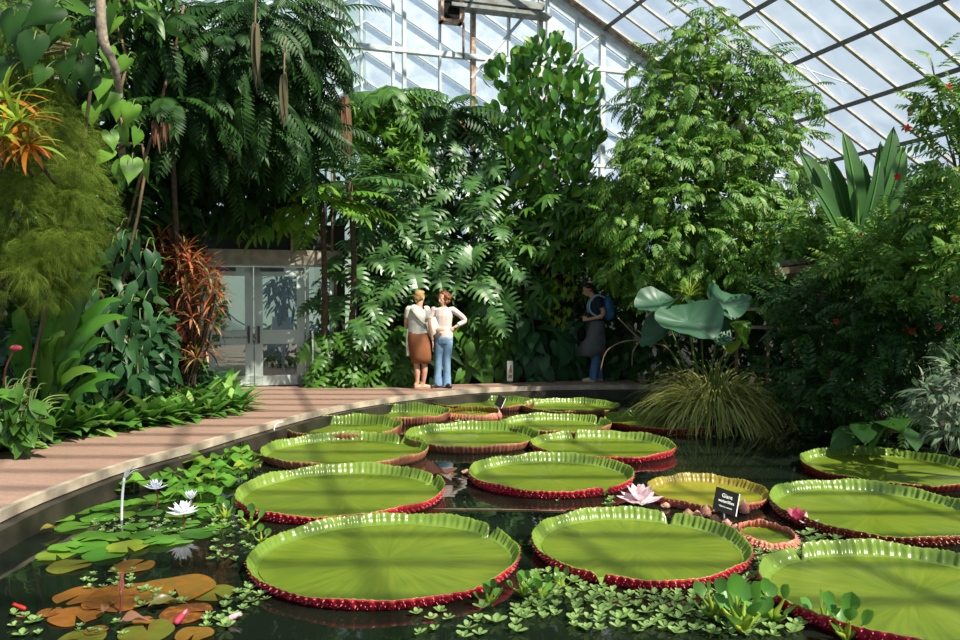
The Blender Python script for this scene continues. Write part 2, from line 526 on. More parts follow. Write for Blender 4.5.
for k_ in ('milky_glass', 'green_glass'):
    nt_ = M[k_].node_tree
    t_ = [n for n in nt_.nodes if n.type == 'BSDF_TRANSLUCENT'][0]
    d_ = nt_.nodes.new('ShaderNodeBsdfDiffuse'); d_.inputs['Color'].default_value = t_.inputs['Color'].default_value
    to_ = t_.outputs[0].links[0].to_socket
    nt_.links.new(d_.outputs[0], to_)
M['door_glass'] = glassmat('door glass', (.8, .86, .84, 1), .02, (.7, .7, .7, 1))

# victoria leaf colours
def padmat(name, c0, c1, c2):
    m, nt, p, out = new_mat(name)
    tc = nt.nodes.new('ShaderNodeTexCoord'); sp = nt.nodes.new('ShaderNodeSeparateXYZ')
    nt.links.new(tc.outputs['Object'], sp.inputs[0])
    at = nt.nodes.new('ShaderNodeMath'); at.operation = 'ARCTAN2'
    nt.links.new(sp.outputs['Y'], at.inputs[0]); nt.links.new(sp.outputs['X'], at.inputs[1])
    ln = nt.nodes.new('ShaderNodeVectorMath'); ln.operation = 'LENGTH'; nt.links.new(tc.outputs['Object'], ln.inputs[0])
    cb = nt.nodes.new('ShaderNodeCombineXYZ')
    mu = nt.nodes.new('ShaderNodeMath'); mu.operation = 'MULTIPLY'; mu.inputs[1].default_value = 9
    nt.links.new(at.outputs[0], mu.inputs[0]); nt.links.new(mu.outputs[0], cb.inputs['X'])
    m3 = nt.nodes.new('ShaderNodeMath'); m3.operation = 'MULTIPLY'; m3.inputs[1].default_value = 2.0
    nt.links.new(ln.outputs['Value'], m3.inputs[0]); nt.links.new(m3.outputs[0], cb.inputs['Y'])
    n1 = nt.nodes.new('ShaderNodeTexNoise'); n1.inputs['Scale'].default_value = 1.5; n1.inputs['Detail'].default_value = 4
    nt.links.new(cb.outputs[0], n1.inputs['Vector'])
    n2 = nt.nodes.new('ShaderNodeTexNoise'); n2.inputs['Scale'].default_value = 2.2; n2.inputs['Detail'].default_value = 3
    nt.links.new(tc.outputs['Object'], n2.inputs['Vector'])
    av = nt.nodes.new('ShaderNodeMath'); av.operation = 'MULTIPLY_ADD'; av.inputs[1].default_value = .5
    nt.links.new(n1.outputs['Fac'], av.inputs[0])
    hf = nt.nodes.new('ShaderNodeMath'); hf.operation = 'MULTIPLY'; hf.inputs[1].default_value = .5
    nt.links.new(n2.outputs['Fac'], hf.inputs[0]); nt.links.new(hf.outputs[0], av.inputs[2])
    rp = nt.nodes.new('ShaderNodeValToRGB'); el = rp.color_ramp.elements
    el[0].position = .34; el[0].color = hexc(c0); el[1].position = .68; el[1].color = hexc(c2)
    e = el.new(.5); e.color = hexc(c1)
    nt.links.new(av.outputs[0], rp.inputs['Fac']); nt.links.new(rp.outputs['Color'], p.inputs['Base Color'])
    p.inputs['Roughness'].default_value = .38; p.inputs['Specular IOR Level'].default_value = .4
    bp = nt.nodes.new('ShaderNodeBump'); bp.inputs['Strength'].default_value = .12; bp.inputs['Distance'].default_value = .02
    nt.links.new(n1.outputs['Fac'], bp.inputs['Height']); nt.links.new(bp.outputs['Normal'], p.inputs['Normal'])
    return m
M['pad'] = padmat('giant leaf green', '#485c14', '#586a18', '#6a7620')
M['pad_yellow'] = padmat('yellowing giant leaf', '#6a701a', '#77781e', '#807c22')
M['rim_in'] = leafmat('inner rim green', ['#6f8c34', '#78943c'], .25, .35, .6, gain=1.15)
M['rim_in_old'] = leafmat('old inner rim', ['#8c7f2c', '#84802c'], .35, .3, .5, gain=1.1)
M['rim_red'] = plain('crimson rim', '#a8182c', .4, c2='#c42a3c', nscale=14)
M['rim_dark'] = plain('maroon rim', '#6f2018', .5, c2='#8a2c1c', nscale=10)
M['rim_pink'] = plain('salmon rim', '#c07a60', .55, c2='#b0604e', nscale=16)
M['rim_brown'] = plain('faded pink-brown rim', '#a36a4e', .6, c2='#8f5340', nscale=12)
M['spine'] = plain('rim spines', '#e07078', .4)
M['spine_pale'] = plain('pale rim spines', '#d8a08a', .5)

# ------------------------------------------------------------------ glasshouse frame of reference (turned 17 degrees)
A17 = math.radians(17)
GV = np.array([math.cos(A17), math.sin(A17), 0]); AV = np.array([-math.sin(A17), math.cos(A17), 0])
G0 = np.array([2.59, 16.5, 7.52]); SLOPE = .549
def gp(s, l, z): 
    p = G0 + GV * s + AV * l
    return np.array([p[0], p[1], z])
def roof_z(s): return 7.52 - SLOPE * s if s > -4.9 else 7.52 + SLOPE * 4.9 - SLOPE * (-4.9 - s)
S_R, S_RIDGE, S_L = 7.35, -4.9, -17.15
FZ = .24                                                     # path level; the water lies at 0

# ------------------------------------------------------------------ the setting: ground, path, pond, walls, roof
curb_pts = smooth_path(np.array([(-2.9,1.5),(-3.35,3.6),(-3.49,5.5),(-3.46,6.3),(-3.32,7.2),(-3.05,8.0),(-2.74,9.1),(-2.17,10.7),(-1.56,11.7),(-.75,12.6),(0,13.15),(.8,13.45),(1.7,13.62),(3.0,13.7),(4.2,13.7)]), 5)
back_pts = smooth_path(np.array([(-4.3,1.5),(-4.62,4.5),(-4.7,7.3),(-4.62,8.3),(-4.42,9.5),(-4.05,10.5),(-3.75,11.3),(-3.95,12.3),(-4.3,13.25),(-3.2,13.55),(-1.6,13.55),(0.2,13.9),(2,14.45),(4.2,14.8)]), 5)
def strip_slab(a, b, z0, z1):
    n = len(a)
    V = np.vstack([np.c_[a, np.full(n, z1)], np.c_[b, np.full(n, z1)], np.c_[a, np.full(n, z0)], np.c_[b, np.full(n, z0)]])
    i = np.arange(n - 1)
    F = [np.c_[i, i + 1, n + i + 1, n + i][:, ::-1], np.c_[2 * n + i, 2 * n + i + 1, i + 1, i][:, ::-1], np.c_[n + i, n + i + 1, 3 * n + i + 1, 3 * n + i][:, ::-1]]
    return V, F
def resample(p, n):
    d = np.r_[0, np.cumsum(np.linalg.norm(np.diff(p, axis=0), axis=1))]
    t = np.linspace(0, d[-1], n)
    return np.c_[np.interp(t, d, p[:, 0]), np.interp(t, d, p[:, 1])]
ca, ba = resample(curb_pts, 80), resample(back_pts, 80)
tg = nrm(np.gradient(ca, axis=0)); nl_ = np.c_[tg[:, 1], -tg[:, 0]]          # towards the pond
o = mk('floor', strip_slab(ca, ba, -.1, FZ), M['paving'], smooth=False); o['kind'] = 'structure'
o = mk('trim_1', strip_slab(ca + nl_ * .07, ca + nl_ * .012, FZ - .075, FZ + .004), M['curb'], smooth=False); o['kind'] = 'structure'
o = mk('trim_2', strip_slab(ca + nl_ * .17, ca - nl_ * .02, -.6, FZ - .085), M['basin'], smooth=False); o['kind'] = 'structure'
g = box((-26, -8, -.7), (24, 40, -.6)); o = mk('ground', g, M['soil'], smooth=False); o['kind'] = 'structure'
# planting beds: left of the path, behind the path, right bank
lb = resample(back_pts, 80) 
far = np.c_[np.linspace(-16, -16, 80), np.linspace(1, 9, 80)]
bed = [(-16, 1)] + [tuple(q) for q in ba[:46]] + [(-5.6, 13.0), (-5.9, 13.5), (-16, 10.5)]
o = mk('ground_left', slab(bed, -.6, FZ - .03), M['soil'], smooth=False); o['kind'] = 'structure'
bed = [tuple(q) for q in ba[52:]] + [(4.2, 16.9), (-3.0, 14.7)]
o = mk('ground_back', slab(bed, -.6, FZ - .02), M['soil'], smooth=False); o['kind'] = 'structure'
right_edge = [(6.6, 3.0), (6.3, 6.0), (5.75, 8.2), (5.2, 9.6), (4.6, 10.6), (4.15, 11.6), (4.05, 12.6), (4.1, 13.75)]
bed = right_edge + [(4.2, 17.0), (12, 18.2), (13, 3.0)]
o = mk('ground_right', slab(bed[::-1], -.6, FZ), M['soil'], smooth=False); o['kind'] = 'structure'
wp = [(7, -1), (7.2, 13.75), (-1, 13.8), (-3.9, 12), (-4, -1)]
o = mk('water', slab([(-3.6, -1.0), (7.0, -1.0), (7.0, 6), (6.0, 8.6), (4.6, 13.8), (0, 13.3), (-.9, 12.6), (-2.3, 10.8), (-3.2, 8.0), (-3.6, 6)], -.3, 0), M['water'], smooth=False); o['kind'] = 'structure'
# paved floor of the lit passage beyond the door
o = mk('floor_passage', slab([(-9, 13.0), (-2.5, 14.4), (-6.5, 27), (-13, 25.6)], -.5, FZ - .005), M['paving'], smooth=False); o['kind'] = 'structure'

# back gable: dark masonry below, glass above
def gbox(s0, s1, l0, l1, z0, z1):
    V, F = box((0, 0, 0), (1, 1, 1))
    return np.array([gp(s0 + v[0] * (s1 - s0), l0 + v[1] * (l1 - l0), z0 + v[2] * (z1 - z0)) for v in V]), F
wb = cat_geo([gbox(-17.2, -9.1, 0, .25, -.5, 2.7), gbox(-5.2, 7.3, 0, .25, -.5, 2.7), gbox(-9.1, -5.2, 0, .25, 2.55, 2.9)])
o = mk('wall_back', wb, M['wall'], smooth=False); o['kind'] = 'structure'
# entrance porch in front of the gable, the door set into it
D0 = W(280, 386, 13.5); D0[2] = 0
dl = float(np.dot(D0 - G0, AV)); ds = float(np.dot(D0 - G0, GV))
def dpx(px): 
    p = onplane(px, 330, AV, D0)
    return float(np.dot(p - G0, GV))
s_a, s_b, s_c, s_d = dpx(205), dpx(253.5), dpx(305), dpx(331)
pw = cat_geo([gbox(s_a - 2.2, s_a - .02, dl - .02, dl + .12, 0, 3.05), gbox(s_d + .02, s_d + .25, dl - .02, dl + .12, 0, 3.05),
              gbox(s_a - 2.2, s_d + .25, dl + .0, dl + .12, 2.6, 3.05), gbox(s_d + .13, s_d + .25, dl, 0, 0, 3.0), gbox(s_a - 2.2, s_a - 2.08, dl, 0, 0, 3.0),
              gbox(s_a - 2.2, s_d + .25, dl, .1, 3.0, 3.08)])
o = mk('wall_porch', pw, M['wall'], smooth=False); o['kind'] = 'structure'
o = mk('trim_3', gbox(s_a - .3, s_d + .2, dl - .1, dl + .1, 2.36, 2.62), M['concrete'], smooth=False); o['kind'] = 'structure'

# door: two framed leaves and a fixed side light
door = struct_root('door_1')
door.location = tuple(gp(s_a, dl, FZ))
dt = 2.335
def gmk(name, boxes, mat, parent, smooth=False): return mk(name, cat_geo([gbox(*b) for b in boxes]), mat, parent, smooth)
gmk('door_frame', [(s_a - .06, s_a, dl - .05, dl + .08, FZ, dt + .06), (s_d - .02, s_d + .05, dl - .05, dl + .08, FZ, dt + .06), (s_a - .06, s_d + .05, dl - .05, dl + .08, dt, dt + .07), (s_c + .02, s_c + .07, dl - .05, dl + .08, FZ, dt)], M['door_paint'], door)
for nm, a, b in (('door_leaf', s_a + .01, s_b), ('door_leaf', s_b + .015, s_c)):
    st = .14
    lf_ = gmk(nm, [(a, a + st, dl - .03, dl + .03, FZ + .02, dt - .01), (b - st, b, dl - .03, dl + .03, FZ + .02, dt - .01), (a, b, dl - .03, dl + .03, FZ + .02, FZ + .19), (a, b, dl - .03, dl + .03, dt - .17, dt - .01), (a, b, dl - .03, dl + .03, 1.0, 1.17)], M['door_paint'], door)
    pane = mk('door_pane', cat_geo([gbox(a + st - .01, b - st + .01, dl - .006, dl + .006, FZ + .17, dt - .15)]), M['door_glass'], lf_, False)
    gmk('kick_rail', [(a + .02, b - .02, dl - .045, dl - .028, .985, 1.23)], M['door_paint'], lf_)
    gmk('door_handle', [(b - .1 if nm and a < s_b - .5 else a + .05, b - .06 if a < s_b - .5 else a + .09, dl - .09, dl - .03, 1.0, 1.3)], M['dark_metal'], lf_)
    gmk('door_closer', [(a + .1, a + .5, dl - .08, dl - .03, dt - .09, dt - .03)], M['dark_metal'], lf_)
gmk('side_pane', [(s_c + .07, s_d - .02, dl - .006, dl + .006, FZ, dt)], M['door_glass'], door)
gmk('corner_post', [(s_d + .05, s_d + .1, dl - .1, dl - .02, FZ, dt + .05)], M['dry'], door)
# push plate with a green square and a line of lettering on the nearer rail
def text_on(name, body, size, origin, xdir, zdir, mat, parent, align='LEFT'):
    cu = bpy.data.curves.new(name, 'FONT'); cu.body = body; cu.size = size; cu.align_x = align; cu.extrude = .0008
    cu.materials.append(mat)
    o = bpy.data.objects.new(name, cu); COL.objects.link(o)
    x = nrm(np.array(xdir)); z = nrm(np.array(zdir)); n = np.cross(x, z)
    Mx = Matrix(((x[0], z[0], n[0], origin[0]), (x[1], z[1], n[1], origin[1]), (x[2], z[2], n[2], origin[2]), (0, 0, 0, 1)))
    if parent is not None:
        p = parent; off = Vector((0, 0, 0))
        while p is not None: off += p.location; p = p.parent
        o.parent = parent
        Mx = Matrix.Translation(-off) @ Mx
    o.matrix_local = Mx
    bpy.context.view_layer.update()
    me = bpy.data.meshes.new_from_object(o.evaluated_get(bpy.context.evaluated_depsgraph_get()))
    q = bpy.data.objects.new(name, me); COL.objects.link(q)
    q.parent = parent; q.matrix_local = Mx
    bpy.data.objects.remove(o)
    return q
sg = thing('door_sign', 'pale sign strip with green square fixed across the glass entrance door', 'sign', gp(s_a + .1, dl - .05, 1.08))
mk('plate', gbox(s_a + .05, s_a + .74, dl - .062, dl - .047, 1.0, 1.21), M['door_paint'], sg, False)
mk('green_square', gbox(s_a + .12, s_a + .24, dl - .066, dl - .06, 1.04, 1.16), plain('sign green', '#0f5a26', .5), sg, False)
text_on('lettering', 'Please close door', .066, gp(s_a + .27, dl - .064, 1.09), GV, (0, 0, 1), M['dark_metal'], sg)

# roof: rafters every 0.65 m, purlins every 1.22 m, dusty panes between
roof = struct_root('ceiling')
L0, L1 = .1, -20.5
def slope_plane(s0, s1, nm):
    V = [gp(s0, L0, roof_z(s0) + .05), gp(s1, L0, roof_z(s1) + .05), gp(s1, L1, roof_z(s1) + .05), gp(s0, L1, roof_z(s0) + .05)]
    mk(nm, (np.array(V), np.array([(0, 1, 2, 3)])), M['roof_glass'], roof, False)
slope_plane(S_RIDGE, S_R, 'roof_glazing'); slope_plane(S_RIDGE, S_L, 'roof_glazing')
l = -.25
nrm_r = np.cross(AV, nrm(gp(1, 0, roof_z(1)) - gp(0, 0, roof_z(0))))
while l > L1:
    for s1 in (S_R, S_L):
        mk('rafter', beam(gp(S_RIDGE, l, roof_z(S_RIDGE)), gp(s1, l, roof_z(s1)), .042, .07, AV), M['rafter'], roof, False)
    l -= .645
for s in [S_RIDGE + 1.225 * k for k in range(0, 10)] + [S_RIDGE - 1.225 * k for k in range(1, 10)]:
    mk('purlin', beam(gp(s, L0, roof_z(s) - .06), gp(s, L1, roof_z(s) - .06), 0.042, .075), M['dark_metal'], roof, False)
for s in (2.45,):
    pass
# thin tie rods under the right slope
for l in (-2.2, -6.7, -11.2):
    for s0, s1 in ((1.2, 3.7), (4.9, 2.6)):
        mk('tie_rod', tube([gp(s0, l, roof_z(s0) + 1.2), gp(s1, l - .5, roof_z(s1) + .12)], .014, 5, False, 1), M['white_metal'], roof)

# glazed gable end
gab = struct_root('window_1')
gl_pts = [(S_L, 2.7), (S_R, 2.7), (S_R, roof_z(S_R)), (S_RIDGE, roof_z(S_RIDGE)), (S_L, roof_z(S_L))]
mk('gable_glazing', (np.array([gp(s, .06, z) for s, z in gl_pts]), [np.array([list(range(5))])]), M['gable_glass'], gab, False)
for s, w, mt in [(-5.65,.07,'white_metal'),(-5.8,.04,'white_metal'),(-5.11,.045,'white_metal'),(-4.49,.05,'white_metal'),(-4.27,.07,'white_metal'),(-3.55,.04,'white_metal'),(-2.86,.09,'rust'),(-2.1,.04,'white_metal'),(-1.41,.09,'rafter'),(-1.25,.045,'white_metal'),(-.58,.045,'white_metal'),(0,.11,'white_metal'),(.62,.045,'white_metal'),(1.25,.045,'white_metal'),(2.45,.1,'white_metal'),(3.7,.1,'white_metal'),(4.9,.1,'white_metal'),(-6.6,.05,'white_metal'),(-7.4,.05,'white_metal'),(-8.2,.05,'white_metal'),(-9.1,.1,'white_metal'),(-10.5,.05,'white_metal'),(-12,.05,'white_metal'),(-13.5,.05,'white_metal')]:
    mk('mullion', gbox(s - w / 2, s + w / 2, -.07, .05, 2.7, roof_z(s) - .02), M[mt], gab, False)
for z, h in ((6.64, .1), (4.6, .07), (2.72, .12), (8.75, .1)):
    half = (roof_z(S_RIDGE) - z) / SLOPE
    mk('rail', gbox(max(S_L, S_RIDGE - half), min(S_R, S_RIDGE + half), -.08, .05, z - h / 2, z + h / 2), M['white_metal'], gab, False)
for s1 in (S_R, S_L):
    mk('verge_bar', beam(gp(S_RIDGE, -.03, roof_z(S_RIDGE) - .13), gp(s1, -.03, roof_z(s1) - .13), .12, .16, AV), M['white_metal'], gab, False)
    mk('verge_edge', beam(gp(S_RIDGE, -.16, roof_z(S_RIDGE) - .03), gp(s1, -.16, roof_z(s1) - .03), .08, .07, AV), M['rust'], gab, False)
mk('wind_brace', tube([gp(-1.5, -.05, 7.9), gp(-2.9, -.05, 6.2)], .035, 6, False, 1), M['white_metal'], gab)
mk('wind_brace', tube([gp(0, -.1, 7.4), gp(-1.2, -.1, 6.5)], .03, 6, False, 1), M['rafter'], gab)
# side and long walls in glass
for nm, s in (('wall_right', S_R), ('wall_left', S_L)):
    wr = struct_root(nm)
    mk('dwarf_wall', gbox(s - .1, s + .1, L1, 0, -.5, .9), M['wall'], wr, False)
    mk('side_glazing', (np.array([gp(s, 0, .9), gp(s, L1, .9), gp(s, L1, roof_z(s)), gp(s, 0, roof_z(s))]), np.array([(0, 1, 2, 3)])), M['roof_glass'], wr, False)
    for k in range(0, 16):
        mk('mullion', gbox(s - .03, s + .03, -.3 - k * 1.29 - .03, -.3 - k * 1.29 + .03, .9, roof_z(s)), M['white_metal'], wr, False)

# ventilator gear high on the gable
v = thing('ventilator', 'weathered metal ventilator box with rusty rods high on the glass gable', 'ventilator', gp(-2.6, -.2, 7.1))
mk('housing', cat_geo([gbox(-3.5, -1.45, -.35, -.1, 7.62, 7.76), gbox(-3.4, -1.3, -.40, -.1, 7.48, 7.55), gbox(-3.0, -2.2, -.3, -.1, 7.55, 8.2)]), plain('weathered vent metal', '#858a86', .6, c2='#5f5f58', nscale=6), v, False)
mk('flap', gbox(-3.55, -3.2, -.3, -.1, 7.26, 7.58), M['black'], v, False)
mk('flap_frame', cat_geo([gbox(-3.6, -3.54, -.32, -.1, 7.2, 7.62), gbox(-3.22, -3.14, -.32, -.1, 7.2, 7.62), gbox(-3.6, -3.14, -.32, -.1, 7.2, 7.25)]), M['rust'], v, False)
mk('drive_rod', tube([gp(-3.14, -.3, 7.6), gp(-3.14, -.3, 6.5)], .028, 6), M['rust'], v)
mk('lever', tube([gp(-1.9, -.3, 7.9), gp(-2.1, -.3, 7.45)], .03, 6), M['white_metal'], v)

# the neighbouring glasshouse seen through the gable
nb = struct_root('exterior_glasshouse')
def np_(s, l, z): return gp(s, l, z)
AP, AZ = -4.35, 12.4
mk('end_glazing', (np.array([np_(AP, 4.4, 3.3), np_(11, 4.4, 3.3), np_(11, 4.4, AZ - .56 * (11 - AP)), np_(AP, 4.4, AZ)]), np.array([(0, 1, 2, 3)])), M['milky_glass'], nb, False)
mk('end_glazing', (np.array([np_(AP, 4.4, 3.3), np_(AP, 4.4, AZ), np_(-19, 4.4, AZ - .56 * (AP + 19)), np_(-19, 4.4, 3.3)]), np.array([(0, 1, 2, 3)])), M['green_glass'], nb, False)
for k in range(11):
    z0 = AZ - k * .74
    for s1 in (10.0, -18.5):
        L_ = min(abs(s1 - AP), (z0 - 3.3) / .56)
        if L_ > .3: mk('glazing_bar', beam(np_(AP, 4.33, z0), np_(AP + math.copysign(L_, s1 - AP), 4.33, z0 - .56 * L_), .05, .07, AV), M['white_metal'], nb, False)
mk('base_wall', cat_geo([gbox(-4.5, 9, 4.2, 4.4, -.5, 2.2)]), M['pale_wall'], nb, False)
o = mk('wall_passage', gbox(-11.5, -3.6, 12.0, 12.3, -.5, 3.2), M['pale_wall'], smooth=False); o['kind'] = 'structure'

# ------------------------------------------------------------------ the giant leaves on the pond
def pad(x, y, rx, ry, h, label, kind='red', rot=0.0, notch=(), spines=True, nrib=96, wob=.012, group='giant waterlily leaves on the pond', seed=0, cup=.05):
    rs = np.random.RandomState(seed + 11)
    t = thing('giant_lily_pad', label, 'lily pad', (x, y, 0), group)
    rx, ry = rx - max(cup, 0) - .03, ry - max(cup, 0) - .03
    n = nrib * 5
    th = np.arange(n) * 2 * PI / n
    ph = rs.uniform(0, 6, 4)
    base = 1 + wob * np.sin(2 * th + ph[0]) + wob * .7 * np.sin(3 * th + ph[1]) + wob * .3 * np.sin(7 * th + ph[2])
    hh = h * (1 + .07 * np.sin(5 * th + ph[3]) + .05 * np.sin(11 * th + ph[2]) + .03 * rs.normal(size=n))
    hh = hh * (.87 + .17 * np.sin(th))
    cut = np.zeros(n)
    for a in notch:
        d = np.abs((th - a + PI) % (2 * PI) - PI)
        cut = np.maximum(cut, np.exp(-(d / .035) ** 2))
    hh = hh * (1 - .93 * cut)
    base = base * (1 - .045 * cut)
    ex, ey = rx * base * np.cos(th), ry * base * np.sin(th)
    nx, ny = np.cos(th) / rx, np.sin(th) / ry
    ln = np.hypot(nx, ny); nx, ny = nx / ln, ny / ln
    rib = np.sin(nrib * th)
    # blade
    rings = [0, .15, .35, .55, .72, .86, .95, 1.0]
    V = [(0, 0, .018)]
    for r in rings[1:]:
        z = .02 + .004 * np.sin(9 * th + ph[0]) * r + (.004 if r < .99 else .012)
        V += list(np.c_[ex * r, ey * r, z])
    V = np.array(V)
    i = np.arange(n); j = (i + 1) % n
    F3 = np.c_[np.zeros(n, int), 1 + i, 1 + j]
    F4 = np.vstack([np.c_[1 + k * n + i, 1 + (k + 1) * n + i, 1 + (k + 1) * n + j, 1 + k * n + j] for k in range(len(rings) - 2)])
    mk('blade', (V, [F3, F4]), M['pad_yellow'] if kind in ('yellow', 'old') else M['pad'], t, world=False)
    # rim: inner wall, lip, outer wall
    fl = cup
    prof = [(0, .0, .030, 0), (.014, .10, .028, .4), (.3 * fl + .012, .35, 0, 1), (.62 * fl + .012, .68, 0, 1), (.95 * fl + .012, .95, 0, .5),
            (fl + .016, 1.0, 0, .2), (fl + .022, .97, 0, .3), (.7 * fl + .024, .66, 0, 1.0), (.35 * fl + .024, .30, 0, 1.2), (.020, .0, -.004, 1.0), (-.02, 0, -.03, 0)]
    V = []
    for kx, (o_, zf, z0, amp) in enumerate(prof):
        side = -1 if kx < 5 else 1
        a = .006 * amp * rib * side + (.004 * amp * np.sin(nrib * .5 * th + 1))
        off = o_ + a
        z = np.maximum(z0, 0.0) * (1 - zf) * 1.0 + hh * zf + (z0 if z0 < 0 else 0)
        z = np.maximum(z, -.03) if kx < 9 else z
        if kx == 0: z = np.full(n, .030)
        V.append(np.c_[ex + nx * off, ey + ny * off, z])
    m_ = len(prof)
    V = np.vstack(V)
    F = np.vstack([np.c_[k * n + i, (k + 1) * n + i, (k + 1) * n + j, k * n + j] for k in range(m_ - 1)])
    mi = np.repeat([0, 0, 0, 0, 0, 0, 1, 1, 1, 1], n)
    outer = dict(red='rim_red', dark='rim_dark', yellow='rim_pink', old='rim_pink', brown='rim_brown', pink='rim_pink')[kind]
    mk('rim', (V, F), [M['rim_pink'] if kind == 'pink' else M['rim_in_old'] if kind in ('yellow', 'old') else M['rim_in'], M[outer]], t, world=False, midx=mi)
    if spines:
        ns = nrib * 4
        a = (np.arange(ns) + rs.uniform(-.2, .2, ns)) * 2 * PI / ns
        kk = (a / (2 * PI) * n).astype(int) % n
        zf = np.tile([.25, .55, .8, .42], nrib)[:ns]
        P = np.c_[ex[kk] + nx[kk] * (zf * fl + .024), ey[kk] + ny[kk] * (zf * fl + .024), hh[kk] * zf]
        D = np.c_[nx[kk], ny[kk], rs.uniform(-.4, .3, ns)]
        cone = (np.array([(-.004, 0, -.004), (.004, 0, -.004), (.004, 0, .004), (-.004, 0, .004), (0, .022, 0)]), [np.array([(0, 1, 4), (1, 2, 4), (2, 3, 4), (3, 0, 4)])])
        mk('spine_fringe', inst(cone, P, basis(D, np.tile([0, 0, 1.], (ns, 1))), rs.uniform(.7, 1.2, ns)), M['spine'] if kind in ('red', 'yellow') else M['spine_pale'], t, world=False, smooth=False)
    return t

pad(-.62, 5.08, .89, .85, .108, 'largest foreground giant lily pad, upturned crimson rim, floating nearest the rusty lily leaves', 'red', notch=(1.15 * .55,), seed=1)
pad(1.10, 5.30, .76, .74, .115, 'giant lily pad with notched far rim, floating just in front of the pale pink flower', 'red', notch=(1.05, 4.2), seed=2)
pad(2.50, 4.42, .84, .78, .12, 'giant lily pad cut off by the bottom corner of the picture, with notched silvery rim', 'red', notch=(2.05, 5.0), seed=3)
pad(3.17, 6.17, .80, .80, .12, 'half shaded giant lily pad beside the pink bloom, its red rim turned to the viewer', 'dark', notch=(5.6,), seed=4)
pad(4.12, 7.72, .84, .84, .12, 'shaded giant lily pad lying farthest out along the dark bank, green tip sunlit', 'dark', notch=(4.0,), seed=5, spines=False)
pad(2.00, 6.75, .52, .52, .105, 'smaller yellowing giant lily pad with pink rim behind the black label', 'yellow', notch=(4.55,), seed=6, nrib=70)
pad(2.08, 5.55, .22, .26, .085, 'tiny young lily pad with thick curled salmon rim below the black label', 'pink', seed=7, nrib=40, cup=-.02)
pad(.69, 7.42, .80, .76, .125, 'sunny giant lily pad with bright red rim, directly behind the pale pink flower', 'red', notch=(5.3,), seed=8)
pad(1.42, 8.86, .84, .74, .125, 'giant lily pad with rosy rim floating behind the bright red rimmed one', 'red', notch=(1.9,), seed=9, nrib=80)
pad(-1.22, 6.76, .91, .88, .125, 'big giant lily pad with white glints along its far rim, behind the largest one', 'red', notch=(.5,), seed=10)
pad(-1.50, 8.58, .92, .84, .135, 'giant lily pad with brownish rim, third one back along the waterlily patch', 'brown', notch=(.9,), seed=11, spines=False)
pad(-1.80, 9.98, .80, .66, .165, 'giant lily pad touching the stone curb with a pale rod bent over its edge', 'brown', notch=(5.5,), seed=12, spines=False)
pad(-1.16, 11.22, .74, .54, .165, 'giant lily pad with pinkish rim near the curb, closest to the two women', 'brown', seed=13, spines=False)
pad(-.10, 9.42, .84, .76, .14, 'giant lily pad at the middle of the pond with bluish glinting far rim', 'brown', notch=(5.75,), seed=14, spines=False)
pad(.05, 12.50, .84, .58, .13, 'farthest giant lily pad, beside the path edge below the women', 'brown', seed=15, spines=False)
pad(-.10, 11.50, .44, .36, .11, 'small old lily pad with thick curled pink rim next to the small dark tag', 'old', seed=16, spines=False, nrib=50, cup=-.03)
pad(1.42, 12.15, .80, .64, .12, 'giant lily pad in the back row, in front of where the man walks', 'brown', seed=17, spines=False)
pad(1.02, 10.35, .76, .64, .13, 'giant lily pad with one torn dip in its dark green far rim, mid pond', 'brown', notch=(.55,), seed=18, spines=False)
pad(2.58, 10.70, .86, .74, .12, 'shaded green lily pad lying at the foot of the grassy clump', 'dark', seed=19, spines=False)

